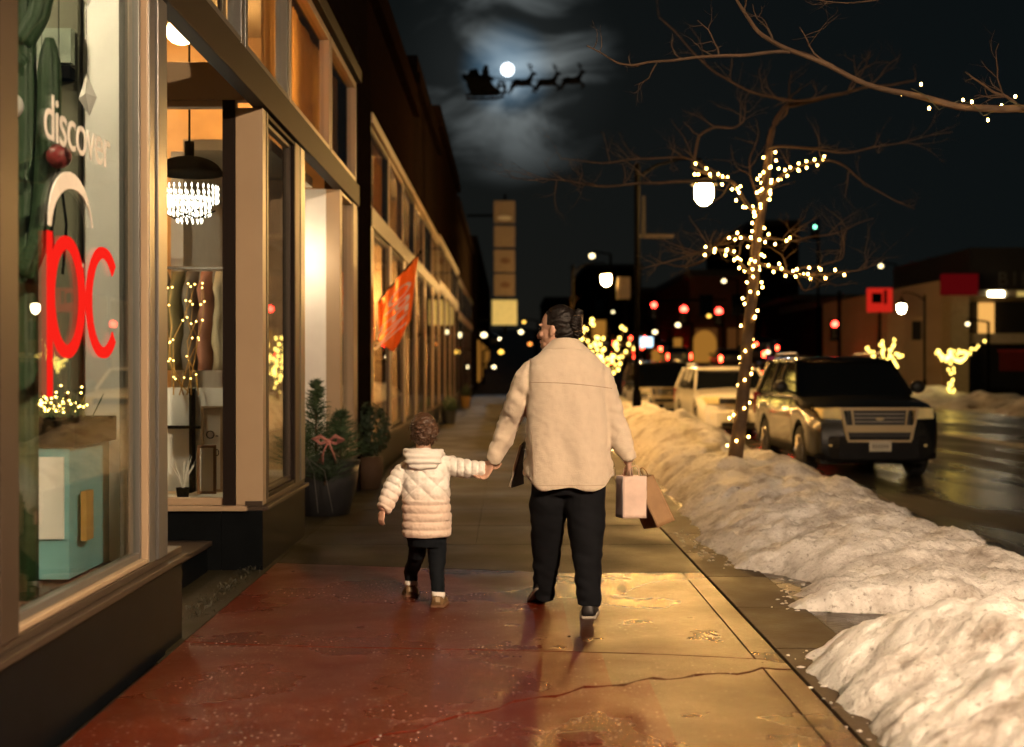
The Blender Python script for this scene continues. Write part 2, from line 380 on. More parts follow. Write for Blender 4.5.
# ---- snow banks along the kerb: one continuous heap, modelled as a height field
def lerp_tab(tab, y):
    if y <= tab[0][0]: return tab[0][1]
    for (a,va),(b_,vb_) in zip(tab, tab[1:]):
        if y <= b_:
            t = (y-a)/(b_-a); t = t*t*(3-2*t); return va+(vb_-va)*t
    return tab[-1][1]
XLT = [(2.5,1.36),(4.2,1.26),(4.9,1.32),(6.2,1.38),(6.5,1.9),(6.8,2.9),(7.15,2.8),(7.45,1.62),(7.9,1.75),(8.35,1.95),(9.0,1.62),(9.6,1.50),(11.3,1.56),(13,1.7),(15.7,1.8),(20,1.85),(30,1.7),(70,1.7)]
HT = [(2.5,.44),(4.6,.42),(5.6,.40),(6.3,.22),(6.9,.08),(7.6,.19),(9,.22),(10.5,.24),(12.5,.32),(14.7,.40),(17,.42),(20,.56),(25,.55),(35,.6),(70,.6)]
XRT = [(2.5,3.9),(5,3.95),(8,3.9),(10,3.78),(12,3.7),(16,3.6),(70,3.6)]
def snow_h(x, y):
    xl = lerp_tab(XLT,y)+.10*fbm((0,y,3),1.6)+.05*fbm((0,y,9),6); xr = lerp_tab(XRT,y)+.16*fbm((4,y,0),.9)
    a = min(1,max(0,(x-xl)/.85)); b_ = min(1,max(0,(xr-x)/.9))
    e = (1-(1-a)**2.6)*(1-(1-b_)**2)
    h = lerp_tab(HT,y)*e*(1+.34*fbm((x,y*.8,0),1.0))
    h += e**.5*(.075*fbm((x,y,7),1.9)+.038*fbm((x,y,2),4.6,4)+.020*fbm((x,y,1),17,4)+.010*fbm((x,y,6),40,3))
    tt = abs(noise.noise(V((x*3.1,y*2.3,4))))
    h += -.012*e*(1-min(1,tt*5))
    if x < xl or x > xr: h = -.06
    return h+(.0 if x < xr-.3 else 0)
def snow_field(y0, y1, dx, dy, x0=1.1, x1=4.2):
    nx = int((x1-x0)/dx); ny = int((y1-y0)/dy); vs = []; fs = []; hs = []
    for j in range(ny+1):
        for i in range(nx+1):
            x = x0+dx*i; y = y0+dy*j; h = snow_h(x,y)-.03
            base = -.0 if x < 3.6 else ROAD*min(1,(x-3.55)/.3)
            hs.append(h); vs.append((x+.01*fbm((x,y,4),9), y, base+h))
    for j in range(ny):
        for i in range(nx):
            a = j*(nx+1)+i; q = (a,a+1,a+nx+2,a+nx+1)
            if max(hs[k] for k in q) > -.085: fs.append(q)
    return MB().add(vs, fs)
sb = snow_field(2.4, 12.0, .022, .03)
q = snow_field(12.0, 30, .05, .08); o = len(sb.v); sb.v += q.v; sb.f += [tuple(i+o for i in f) for f in q.f]
q = snow_field(30, 61.5, .16, .4); o = len(sb.v); sb.v += q.v; sb.f += [tuple(i+o for i in f) for f in q.f]
sn = sb.build('snow_bank', M['snow'], smooth=True, fixn=False); sn['kind'] = 'structure'
# snow along the far side of the street
fs_ = []; vs = []; nx = 26; ny = 70
for j in range(ny+1):
    for i in range(nx+1):
        x = 16.6+i*.17; y = 30+j*.45
        e = abs(math.sin(PI*i/nx))**.6; h = .75*e*(.55+.8*fbm((x,y,0),.35))+.12*e*fbm((x,y,3),1.7)
        vs.append((x,y,-.27+max(0,h)))
for j in range(ny):
    for i in range(nx): a = j*(nx+1)+i; fs_.append((a,a+1,a+nx+2,a+nx+1))
sn2 = MB().add(vs, fs_).build('snow_bank', M['snow'], smooth=True, fixn=False); sn2['kind'] = 'structure'
# loose lumps of snow and grit at the foot of the heaps, and weeds/dirt by the shop corner
lm = MB()
for i in range(220):
    y = random.uniform(4.3, 11); x = lerp_tab(XLT,y)+random.uniform(-.16,.12); r = random.uniform(.002,.010)
    k0 = len(lm.v); lm.ball((x,y,r*.2-.012), (r*random.uniform(.8,2.2), r*random.uniform(.8,1.6), r*.6), 7, 5)
    for q_ in range(k0, len(lm.v)): lm.v[q_] += V((random.gauss(0,r*.2),random.gauss(0,r*.2),random.gauss(0,r*.12)))
o = lm.build('snow_crumbs', M['snow'], smooth=True); o['kind'] = 'stuff'; o['label'] = 'crumbs of snow and grit at the foot of the snow bank'
dm = MB()
for i in range(300):
    t = random.random(); c = G(188,620)*(1-t)+G(262,562)*t; x = c.x+random.gauss(0,.035)*(1.6-t); y = c.y+random.gauss(0,.12)*(1.5-t)
    a = random.uniform(0,6.28); l = random.uniform(.01,.05); u = V((math.cos(a),math.sin(a),0)); w = V((-u.y,u.x,0))*.006
    zz = random.uniform(.004,.035); dm.add([(x,y,.002), V((x,y,zz))+u*l*.5+w, V((x,y,zz*.6))+u*l, V((x,y,zz))+u*l*.5-w], [(0,1,2,3)])
mat('litter', (.035,.032,.02), .7)
o = dm.build('leaf_litter', M['litter'], fixn=False); o['kind'] = 'stuff'; o['label'] = 'dead leaves and weeds in the gap beside the black shop base'
# ================================================================ SHOPS ON THE LEFT
FX = -1.66
def YF(px): return -FX*F/(508-px)
def pane_along(parent, y0, y1, z0, z1, x=FX, fr=.05, gm='shop_glass', fm='cream_frame', depth=.09, gd=.052, inner=None):
    """shop window lying along the street: frame with four members, glass as sub-part"""
    m = MB()
    m.box(x-depth, x+.0, y0, y0+fr, z0, z1); m.box(x-depth, x, y1-fr, y1, z0, z1)
    m.box(x-depth, x-.002, y0+fr, y1-fr, z0, z0+fr); m.box(x-depth, x-.002, y0+fr, y1-fr, z1-fr, z1)
    w = m.build('window', M[fm], parent, bevel=.004)
    if inner:
        i = MB(); a = .03
        i.box(x-depth+.01, x-.03, y0+fr, y0+fr+a, z0+fr, z1-fr); i.box(x-depth+.01, x-.03, y1-fr-a, y1-fr, z0+fr, z1-fr)
        i.box(x-depth+.01, x-.032, y0+fr+a, y1-fr-a, z0+fr, z0+fr+a); i.box(x-depth+.01, x-.032, y0+fr+a, y1-fr-a, z1-fr-a, z1-fr)
        i.build('glazing_bead', M[inner], w, bevel=.003)
    MB().box(x-gd, x-gd+.006, y0+fr-.01, y1-fr+.01, z0+fr-.01, z1-fr+.01).build('glass', M[gm], w)
    return w
def pane_across(parent, x0, x1, y, z0, z1, fr=.05, gm='shop_glass', fm='cream_frame', depth=.09):
    m = MB()
    m.box(x0, x0+fr, y, y+depth, z0, z1); m.box(x1-fr, x1, y, y+depth, z0, z1)
    m.box(x0+fr, x1-fr, y+.002, y+depth, z0, z0+fr); m.box(x0+fr, x1-fr, y+.002, y+depth, z1-fr, z1)
    w = m.build('window', M[fm], parent, bevel=.004)
    MB().box(x0+fr-.01, x1-fr+.01, y+.044, y+.052, z0+fr-.01, z1-fr+.01).build('glass', M[gm], w)
    return w
ZB0, ZB1, ZT = 3.13, 3.36, 4.48
bld = thing('shop_building', 'nearest shopfront with beige window frames, bronze beam and black tiled base', 'building', (FX-3, 8, 0))
# black base with stone sill
def base_run(parent, y0, y1, x=FX, z=.40, name='base_wall', mm='black_tile'):
    b = MB().box(x-.28, x, y0, y1, -.02, z).build(name, M[mm], parent, bevel=.003)
    s = MB().box(x-.10, x+.035, y0, y1+.0, z+.001, z+.03); s.box(x-.12, x-.002, y0, y1, z+.031, z+.065)
    s.build('sill', M['brown_metal'], b, bevel=.004); return b
base_run(bld, 2.0, 6.62)
base_run(bld, 8.80, 10.62)
MB().box(-3.3, FX-.282, 8.80, 9.0, -.02, .40).build('base_wall', M['black_tile'], bld, bevel=.003)
MB().box(-3.3, FX-.104, 8.76, 8.90, .401, .435).build('sill', M['cream_frame'], bld, bevel=.003)
base_run(bld, 12.86, 14.3)
# beam over the openings, wide bronze channel
MB().box(FX-.07, FX+.03, 2.0, 14.3, ZB0, ZB1).build('beam', M['bronze'], bld, bevel=.006)
MB().box(FX-.30, FX+.055, 2.0, 14.3, ZT, ZT+.14).build('cornice', M['bronze'], bld, bevel=.006)
# --- near display window
w = pane_along(bld, 4.39, 6.02, .47, ZB0-.002, fr=.022, inner='pale_metal')
pane_along(bld, 2.05, 4.22, .47, ZB0-.002, fr=.03, inner='pale_metal')
MB().box(FX-.13, FX+.012, 4.222, 4.388, .466, ZB0-.002).build('mullion', M['brown_metal'], bld, bevel=.005)
mp_ = MB(); mp_.box(FX-.14, FX+.002, 6.022, 6.12, .466, ZB0-.002)
mp_.build('mullion', M['pale_metal'], bld, bevel=.004)
mp_ = MB(); mp_.box(FX-.12, FX+.012, 6.14, 6.30, .466, ZB0-.002)
mp_.build('corner_post', M['pale_metal'], bld, bevel=.004)
mp_ = MB(); mp_.box(FX-.10, FX-.004, 6.302, 6.33, .466, ZB0-.002)
mp_.build('corner_post', M['bronze'], bld)
# --- window of the second shop across the entry recess
pane_across(bld, -3.25, FX-.187, 8.82, .437, 3.18, fr=.045, fm='cream_frame')
MB().box(FX-.27, FX-.188, 8.80, 8.9, .437, 3.178).build('dark_glass_strip', M['bronze'], bld)  # added dark strip standing for the dark reflecting glass beside the post
MB().box(FX-.185, FX-.0, 8.81, 8.93, .437, ZB0-.002).build('post', M['cream_frame'], bld, bevel=.004)
MB().box(-3.3, FX-.03, 8.815, 8.93, 3.182, 3.40).build('header', M['cream_frame'], bld, bevel=.004)
pane_across(bld, -3.25, FX-.27, 8.83, 3.402, ZT-.002, fr=.04, fm='cream_frame')
# --- panes along the street of the second shop
MB().box(FX-.1, FX+.004, 8.932, 9.0, .466, ZB0-.002).build('mullion', M['brown_metal'], bld, bevel=.003)
pane_along(bld, 9.002, 10.15, .466, ZB0-.002, fr=.03, fm='bronze', inner='brown_metal')
MB().box(FX-.1, FX+.002, 10.152, 10.36, .466, ZB0-.002).build('mullion', M['brown_metal'], bld, bevel=.003)
MB().box(FX-.14, FX+.006, 10.40, 10.60, .466, ZB0-.002).build('corner_post', M['pale_metal'], bld, bevel=.003)
# third unit
MB().box(FX-.14, FX-.0, 12.87, 12.99, .466, ZB0-.002).build('post', M['cream_frame'], bld, bevel=.004)
pane_along(bld, 13.0, 13.86, .466, ZB0-.002, fr=.035, fm='cream_frame')
MB().box(FX-.12, FX+.008, 13.9, 14.28, .466, ZB0-.002).build('corner_post', M['cream_frame'], bld, bevel=.004)
MB().box(-3.0, FX-.29, 12.88, 13.05, -.02, .435).build('base_wall', M['black_tile'], bld)
# transom lights above the beam
tr = [2.05, 4.3, 6.2, 8.22, 9.9, 12.2, 14.28]
for i, (a, b_) in enumerate(zip(tr, tr[1:])):
    lit = i >= 4
    pane_along(bld, a+.03, b_-.03, ZB1+.002, ZT-.002, fr=.07, fm='pale_metal' if i < 4 else 'cream_frame', gm='shop_glass')
# curtains behind the transom lights
mat('curtain_warm', (.50,.33,.16), .9, var=.1); _n = M['curtain_warm'].node_tree; _t = _n.nodes.new('ShaderNodeBsdfTranslucent'); _t.inputs[0].default_value = (.7,.42,.14,1); _m = _n.nodes.new('ShaderNodeMixShader'); _m.inputs[0].default_value = .6; _n.links.new(_n.nodes['Principled BSDF'].outputs[0], _m.inputs[1]); _n.links.new(_t.outputs[0], _m.inputs[2]); _n.links.new(_m.outputs[0], _n.nodes['Material Output'].inputs[0]); mat('curtain_green', (.16,.19,.15), .9, var=.2)
def pleated(x, y0, y1, z0, z1, amp=.025, per=.11):
    n = int((y1-y0)/.02); vs = []; fs = []
    for i in range(n+1):
        y = y0+(y1-y0)*i/n; xx = x+amp*math.sin(y*2*PI/per)+.01*math.sin(y*9)
        vs += [(xx,y,z0),(xx,y,z1)]
    for i in range(n): fs.append((2*i,2*i+2,2*i+3,2*i+1))
    return MB().add(vs, fs)
for a, b_, mm in ((9.95,12.15,'curtain_warm'),(12.25,14.2,'curtain_warm'),(7.3,8.1,'curtain_green')):
    pleated(FX-.22, a, b_, ZB1, ZT).build('curtain', M[mm], bld, smooth=True, fixn=False)
# brick wall above with corbelled parapet
up = MB().box(-9, FX-.02, 2.0, 14.3, ZT+.142, 5.7).build('upper_wall', M['dark_brick'], bld)
pm = MB().box(-9, FX+.10, 2.0, 14.3, 5.702, 5.86).box(-9, FX+.04, 2.0, 14.3, 5.862, 6.2)
pm.build('parapet', M['dark_brick'], bld)
MB().box(FX-.36, FX+.02, 14.302, 15.58, -.02, 4.9).build('brick_pier', M['dark_brick'], bld)
MB().box(-9, FX-.02, 14.302, 15.58, 4.902, 6.2).build('upper_wall', M['dark_brick'], bld)
# entry recess: return wall, door wall, ceiling, step
MB().box(-3.2, -2.12, 6.6, 6.72, -.02, ZT).build('return_wall', M['beige_wall'], bld)
rc = MB(); rc.poly([V((FX-.105,6.335,.0)),V((FX-.15,6.30,.0)),V((-2.14,6.56,.0)),V((-2.115,6.595,.0))], (0,0,ZB0+.2)); rc.build('return_panel', M['white_paint'], bld)
MB().box(-9, FX-.27, 2.0, 14.3, ZT+.0, ZT+.05).build('ceiling', M['beige_wall'], bld)
dw = MB().box(-3.32, -3.2, 6.6, 8.8, 2.3, ZT).box(-3.32,-3.2,6.6,7.2,-.02,2.3).build('door_surround', M['cream_frame'], bld)
dd = MB().box(-3.28,-3.24,7.2,7.3,0,2.3).box(-3.28,-3.24,8.7,8.8,0,2.3).box(-3.28,-3.24,7.3,8.7,0,.25).box(-3.28,-3.24,7.3,8.7,2.2,2.3).build('door', M['bronze'], bld)
MB().box(-3.265,-3.255,7.3,8.7,.25,2.2).build('glass', M['shop_glass'], dd)
st = MB().box(-3.0,-2.02,7.9,8.74,-.02,.17).build('step', M['black_tile'], bld); MB().box(-3.0,-1.99,7.86,8.75,.171,.205).build('step_tread', M['brown_metal'], st, bevel=.004)
# rooms behind the glass
MB().box(-8,-1.96,2.0,6.5,.35,.42).build('display_floor', M['wood_floor'], bld)
MB().box(-6.2,-6.0,2.0,6.5,.42,ZT).box(-6.0,-1.95,1.9,2.0,.42,ZT).build('room_wall', M['olive_wall'], bld)
MB().box(-6.0,-2.15,6.51,6.59,.42,ZT).build('room_wall', M['olive_wall'], bld)
MB().box(-8,-1.95,9.0,14.2,.3,.40).build('display_floor', M['white_paint'], bld)
MB().box(-7.2,-7.0,8.9,14.3,.4,ZT).box(-7.0,FX-.30,12.3,12.42,.4,ZT).build('room_wall', M['warm_wall'], bld)
MB().box(-7.0,-3.0,14.1,14.2,.0,ZT).box(-4.0,-3.9,12.42,14.1,0,ZT).build('room_wall', M['warm_wall'], bld)
# recess two: bright white reveal with warm light
MB().box(-2.75,-2.65,10.62,12.86,-.02,ZB0).build('reveal_wall', M['white_paint'], bld)
MB().box(-2.65,FX-.27,10.62,12.86,ZB0+.01,ZB0+.1).build('soffit', M['beige_wall'], bld)
MB().box(-2.65,FX-.142,12.88,12.93,.44,ZB0).build('reveal_wall', M['white_paint'], bld)
# ------------------------------------------------ lights in the shops
def ceiling_light(loc, label, m='shop_light', r=.16, group='ceiling lights in the shops', drop=.5):
    t = thing('pendant_light', label, 'lamp', loc, group)
    b = MB().ball(loc, (r,r,r*.8), 16, 10).build('globe', M[m], t, smooth=True)
    MB().cyl(V(loc)+V((0,0,r*.79)), V(loc)+V((0,0,drop)), .008, 6).build('cord', M['black_metal'], t)
    return t
ceiling_light((-3.3,4.4,3.9), 'round white pendant light in the near shop above the cactus', 'shop_light_white', .2)
ceiling_light((-2.9,5.6,4.1), 'small round light high in the near shop behind the glass', 'shop_light_white', .12, drop=.36)
ceiling_light((-2.32,9.25,3.75), 'warm pendant light high behind the transom of the second shop', 'shop_light', .11, drop=.6)
ceiling_light((-2.62,9.3,1.9), 'small added white fill light hidden low at the left end of the second shop window', 'shop_light_white', .07, drop=2.5)  # added lamp, hidden behind the near mullion, to brighten shelves and clothes
ceiling_light((-4.2,10.6,3.9), 'warm pendant globe deep in the second shop left of the chandelier', 'shop_light', .3)
ceiling_light((-2.35,13.2,3.9), 'amber pendant globe behind the high curtained panes of the third shop', 'shop_light', .16, drop=.5)
ceiling_light((-2.35,11.2,3.9), 'warm pendant globe over the clothes rail in the second shop', 'shop_light', .22)
ceiling_light((-1.86,14.0,2.0), 'glowing globe lamp behind the third shop window above the evergreens', 'shop_light', .09, drop=2.4)
ceiling_light((-2.02,12.42,2.45), 'bright globe lamp hanging in the second doorway', 'lamp_door' if 'lamp_door' in M else 'shop_light_white', .065, drop=.57)
# sconce pair in doorway skipped; bent downlights seen at top of near window
for k,(x,y,l) in enumerate(((-2.6,5.9,'flat white ceiling lamp seen through the top of the near window'),)):
    t = thing('ceiling_lamp', l, 'lamp', (x,y,3.5))
    MB().ball((x,y,3.5), (.13,.13,.035), 16, 6).build('diffuser', M['shop_light_white'], t, smooth=True)
    MB().cyl((x,y,3.53),(x,y,ZT),.012,8).build('stem', M['black_metal'], t)
# ------------------------------------------------ lettering on the near glass
GX = FX-.040
emit('red_letter', (1,.018,.01), .95)
mat('vinyl_white', (.62,.60,.56), .5)
lt = thing('window_lettering', 'pale vinyl word discover on the near shop window', 'lettering', (GX,5,2.2))
text('discover', .252, (GX,5.165,2.22), (0,1,0), (0,0,1), M['vinyl_white'], 'word', lt, ext=.0012, spread=.93)
def ribbon(mb, pts, wid, th=.006):       # flat stroke on the glass: pts (y,z), widths
    n = len(pts); rs = []
    for i, (y, z) in enumerate(pts):
        a = pts[max(0,i-1)]; b_ = pts[min(n-1,i+1)]; d = V((b_[0]-a[0], b_[1]-a[1])).normalized(); w_ = wid[i]/2
        ny, nz = -d.y*w_, d.x*w_
        rs.append([(GX,y-ny,z-nz),(GX,y+ny,z+nz),(GX+th,y+ny,z+nz),(GX+th,y-ny,z-nz)])
    return mb.rings(rs)
ac = thing('window_lettering', 'white crescent arc painted between the word and the red letters', 'lettering', (GX,4.95,2.0))
pts = [(5.07+.25*math.cos(a), 1.90+.20*math.sin(a)) for a in [PI*(1-k/16*.93) for k in range(17)]]
ribbon(MB(), pts, [.012+.055*math.sin(PI*min(1,(k+1)/15)) for k in range(17)]).build('arc', M['vinyl_white'], ac)
rl = thing('window_lettering', 'glowing red letters p and c on the near shop window', 'lettering', (GX,5.05,1.6))
m1 = MB(); ribbon(m1, [(4.82,1.265),(4.82,1.88)], [.05,.05])
cy, cz, ry, rz = 5.01, 1.645, .175, .21
el = [(cy-ry*math.cos(a), cz+rz*math.sin(a)) for a in [2*PI*k/36 for k in range(37)]]
ribbon(m1, el, [.05+.02*abs(math.cos(2*PI*k/36)) for k in range(37)]); m1.build('letter', M['red_letter'], rl)
m2 = MB(); cy = 5.46
el = [(cy+.19*math.cos(a), cz+rz*math.sin(a)) for a in [math.radians(42+276*k/30) for k in range(31)]]
ribbon(m2, el, [.045+.025*abs(math.cos(math.radians(42+276*k/30))) for k in range(31)]); m2.build('letter', M['red_letter'], rl)
# ------------------------------------------------ things in the near window
mat('cactus', (.02,.05,.018), .55, bump=.4, bs=60); mat('cactus_light', (.16,.24,.05), .6, bump=.4, bs=60)
def cactus_arm(mb, pts, r):
    n = 24; P_ = [V(p) for p in pts]; Q = []
    for i in range(len(P_)-1):
        for k in range(6): Q.append(P_[i].lerp(P_[i+1], k/6))
    Q.append(P_[-1])
    for _ in range(3): Q = [Q[0]]+[(Q[i-1]+Q[i]*2+Q[i+1])/4 for i in range(1,len(Q)-1)]+[Q[-1]]
    rs = []
    for i, p in enumerate(Q):
        t = (Q[min(i+1,len(Q)-1)]-Q[max(i-1,0)]).normalized(); u = V((.9,.4,.05)).cross(t).normalized(); w_ = t.cross(u)
        e = min(1, (len(Q)-1-i)/3+.15); rr = r*e**.5
        rs.append([p+(u*math.cos(2*PI*k/n)+w_*math.sin(2*PI*k/n))*rr*(1+.13*math.cos(8*2*PI*k/n)) for k in range(n)])
    mb.rings(rs)
cs = thing('cactus', 'tall dark green armed cactus figure standing in the near shop window', 'cactus', (-2.03,5.25,.42))
c = MB(); cactus_arm(c, [(-1.985,5.35,.42),(-1.985,5.35,3.9)], .046); c.build('stem', M['cactus'], cs, smooth=True)
c = MB(); cactus_arm(c, [(-1.985,5.33,1.75),(-1.90,5.33,1.95),(-1.875,5.33,2.45),(-1.875,5.33,2.72)], .042)
cactus_arm(c, [(-1.985,5.33,2.6),(-2.08,5.30,2.72),(-2.08,5.3,3.2)], .04); cactus_arm(c, [(-1.985,5.33,2.7),(-1.90,5.33,2.85),(-1.89,5.3,3.4)], .04); c.build('arm', M['cactus'], cs, smooth=True)
c2 = thing('cactus', 'slim lime green cactus beside the dark one, lower in the near window', 'cactus', (-2.14,5.5,.42))
c = MB(); cactus_arm(c, [(-2.09,5.55,.42),(-2.09,5.55,2.02)], .04); c.build('stem', M['cactus_light'], c2, smooth=True)
mat('berry_red', (.22,.03,.03), .3, bump=1, bs=25)
b1 = thing('bauble', 'dark red beaded ball hanging in the near window beside the cactus', 'bauble', (-1.81,5.25,2.23))
MB().ball((-1.81,5.25,2.225), .05, 18, 12).build('ball', M['berry_red'], b1, smooth=True); MB().cyl((-1.81,5.25,2.27),(-1.81,5.25,ZT),.002,5).build('thread', M['black_metal'], b1)
t = MB(); 
for s in (-1,1): t.tube([(-1.81,5.25,2.18),(-1.81+.03*s,5.25,1.95),(-1.81+.015*s,5.25,1.75)], .006, 5)
t.build('tassel', M['black_metal'], b1)
b2 = thing('bauble', 'white bauble at the left edge of the near window', 'bauble', (-2.02,5.3,2.42))
MB().ball((-1.99,5.2,2.42), .055, 18, 12).build('ball', M['white_paint'], b2, smooth=True); MB().cyl((-1.99,5.2,2.47),(-1.99,5.2,ZT),.002,5).build('thread', M['black_metal'], b2)
for (x,y,z,l) in ((-1.95,5.45,2.62,'white paper bird hanging left of the word on the glass'),(-1.86,5.75,2.58,'small white paper bird hanging above the word on the glass'),(-1.85,5.7,3.05,'white paper figure hanging near the top of the window')):
    b3 = thing('paper_ornament', l, 'ornament', (x,y,z))
    MB().add([(x,y,z+.09),(x-.035,y,z-.02),(x+.04,y+.02,z-.01),(x,y+.04,z-.09),(x+.005,y-.03,z)], [(0,1,4),(0,4,2),(1,3,4),(4,3,2),(0,2,3),(0,3,1)]).build('paper', M['white_paint'], b3)
    MB().cyl((x,y,z+.09),(x,y,ZT),.0015,5).build('thread', M['black_metal'], b3)
# display case with teal lit panel
mat('teal_panel', (.16,.36,.38), .35, var=.25, vs=2); mat('ochre', (.4,.22,.05), .6)
dc = thing('display_case', 'teal and white display case with black top in the near window', 'display case', (-2.2,5.9,.42))
MB().box(-2.62,-1.93,5.72,6.3,.44,1.02).build('panel', M['teal_panel'], dc, bevel=.005)
MB().box(-2.64,-1.90,5.70,6.32,1.022,1.14).build('top', M['black_metal'], dc, bevel=.006)
MB().box(-2.60,-1.95,5.705,5.717,.62,.98).build('poster', M['white_paint'], dc)
mat('red_reflection', (.5,.08,.05), .6)
text('ART', .13, (-2.22,5.700,.80), (1,0,0), (0,0,1), M['red_reflection'], 'lettering', dc, ext=.001)  # a reflection, put onto the case front as coloured letters
MB().box(-1.905,-1.88,5.80,5.9,.60,.82).build('edge_board', M['ochre'], dc)
emit('fairy', (1,.62,.15), 12, False)
gw = thing('garland', 'tuft of golden tinsel lights on top of the display case', 'garland', (-2.1,5.9,1.15))
t = MB()
for i in range(70):
    p = V((-2.05+random.gauss(0,.09),5.86+random.gauss(0,.06),1.17+abs(random.gauss(0,.05)))); t.ball(p, .006, 5, 4)
t.build('bulbs', M['fairy'], gw); tag(gw, gw['label'], 'garland'); 
t = MB()
for i in range(60):
    p = V((-2.05+random.gauss(0,.08),5.86+random.gauss(0,.05),1.15)); t.tube([p, p+V((random.gauss(0,.03),random.gauss(0,.03),random.uniform(.04,.12)))], .003, 4)
t.build('sprigs', M['cactus'], gw)
# small shelf rail across the back of the near shop
MB().box(-6.0,-2.16,6.42,6.50,2.80,2.86).build('shelf_rail', M['black_metal'], bld)
MB().box(-6.0,-2.16,6.44,6.50,2.88,3.05).build('shelf_rail', M['curtain_green'], bld)
# ------------------------------------------------ things in the second shop window
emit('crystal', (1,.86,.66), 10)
mat('crystal_glass', (.8,.8,.8), .1, spec=1)
def P2(px,py,Y): return P(px,py,Y)
ch = thing('chandelier', 'black domed pendant with a skirt of bright crystals', 'chandelier', P(190,200,9.5))
c0 = P(190,175,9.5)
d = MB(); rs = []
for i in range(9):
    a = i/8*PI/2; rs.append((c0.x, c0.y, c0.z+.13*math.cos(a)-.0, .03+.21*math.sin(a), .03+.21*math.sin(a)))
d.hloft(rs, 28).build('shade', M['black_metal'], ch, smooth=True)
MB().cyl((c0.x,c0.y,c0.z+.12),(c0.x,c0.y,c0.z+.24),.035,12).cyl((c0.x,c0.y,c0.z+.24),(c0.x,c0.y,ZT),.008,6).build('cord', M['black_metal'], ch)
k = MB()
for ring, (r, n, zt, zl) in enumerate(((.205,30,-.06,.13),(.15,22,-.14,.15),(.09,14,-.18,.17))):
    for i in range(n):
        a = 2*PI*i/n+ring*.1; x = c0.x+r*math.cos(a); y = c0.y+r*math.sin(a); z = c0.z+zt-.02
        for q in range(3):
            z1 = z-q*zl/3; k.add([(x-.006,y,z1-.02),(x+.006,y,z1-.02),(x,y+.006,z1-.02),(x,y-.006,z1-.02),(x,y,z1),(x,y,z1-.042)], [(0,2,4),(2,1,4),(1,3,4),(3,0,4),(2,0,5),(1,2,5),(3,1,5),(0,3,5)])
k.build('crystals', M['crystal'], ch)
t = MB()
for s in (1,-1): t.tube([(c0.x+.2*s,c0.y-.05,c0.z-.27),(c0.x+.08*s,c0.y-.1,c0.z-.33),(c0.x-.1*s,c0.y-.1,c0.z-.26)], .006, 6)
t.build('arm', M['black_metal'], ch)
sh = thing('shelf_unit', 'white cube shelving behind the second shop window', 'shelf', P(190,440,9.9))
x0 = P(150,400,9.9).x; x1 = P(222,400,9.9).x; z0 = .42; z1 = P(200,388,9.9).z
m_ = MB(); m_.box(x0,x1,9.95,10.0,z0,z1); m_.build('back_panel', M['white_paint'], sh)
m_ = MB(); xm = P(193,400,9.9).x; zm = P(193,427,9.9).z
m_.box(xm-.01,xm+.01,9.82,9.948,z0,z1).box(x0,xm-.012,9.83,9.948,zm-.01,zm+.01).box(xm+.012,x1,9.83,9.948,zm-.01,zm+.01).build('divider', M['black_metal'], sh)
def cert(px0, px1, py0, py1, Y, lab, mm, lines):
    a = P(px0,py1,Y); b_ = P(px1,py0,Y); t = thing('picture_frame', lab, 'picture', (a.x,Y,a.z))
    MB().box(a.x,b_.x,Y,Y+.02,a.z,a.z+.02).box(a.x,b_.x,Y,Y+.02,b_.z-.02,b_.z).box(a.x,a.x+.02,Y,Y+.02,a.z+.02,b_.z-.02).box(b_.x-.02,b_.x,Y,Y+.02,a.z+.02,b_.z-.02).build('frame', mm, t, bevel=.002)
    MB().box(a.x+.01,b_.x-.01,Y+.012,Y+.018,a.z+.01,b_.z-.01).build('print', M['white_paint'], t)
    for (s, u, sz) in lines: text(s, sz, ((a.x+b_.x)/2,Y+.008,a.z+(b_.z-a.z)*u), (1,0,0), (0,0,1), M['black_metal'], 'lettering', t, ext=.001)
    return t
cert(201,223,406,492,9.45, 'cream framed print with a large numeral in the second window', M['cream_frame'], (('O-',.62,.085),('100',.42,.07)))
mat('walnut', (.16,.08,.04), .5)
cert(197,216,445,494,9.25, 'small brown framed print leaning in front of the cream framed one', M['walnut'], ())
pl = thing('dried_plant', 'small potted spray of bare twigs on the window floor', 'plant', P(183,490,9.2))
pb = P(183,492,9.2); MB().hloft([(pb.x,pb.y,.42,.035,.035),(pb.x,pb.y,.52,.05,.05)], 14).build('pot', M['black_metal'], pl)
t = MB()
for i in range(22):
    a = random.uniform(0,6.28); q = V((pb.x,pb.y,.5)); l = random.uniform(.12,.26); e = q+V((math.cos(a)*l*.45,math.sin(a)*l*.4,l)); t.tube([q,(q+e)/2+V((0,0,.02)),e],[.003,.002,.001],4)
t.build('twigs', M['white_paint'], pl)
mat('cloth_grey', (.16,.14,.12), .9, bump=.3); mat('cloth_pink', (.42,.2,.15), .9, bump=.3); mat('cloth_olive', (.2,.17,.08), .9); mat('cloth_cream', (.42,.36,.25), .9)
rk = thing('clothes_rail', 'black clothes rail behind the second shop window', 'clothes rail', P(190,290,10.3))
rz_ = P(190,268,10.3).z; ra = P(150,268,10.3); rb = P(226,268,10.3)
MB().cyl((ra.x,10.3,rz_),(rb.x,10.3,rz_),.012,8).cyl((ra.x,10.3,rz_),(ra.x,10.3,.42),.012,8).cyl((rb.x,10.3,rz_),(rb.x,10.3,.42),.012,8).build('rail', M['pale_metal'], rk)
gl = [('grey','cloth_grey'),('olive','cloth_olive'),('dark grey','cloth_grey'),('pink','cloth_pink'),('cream','cloth_cream')]
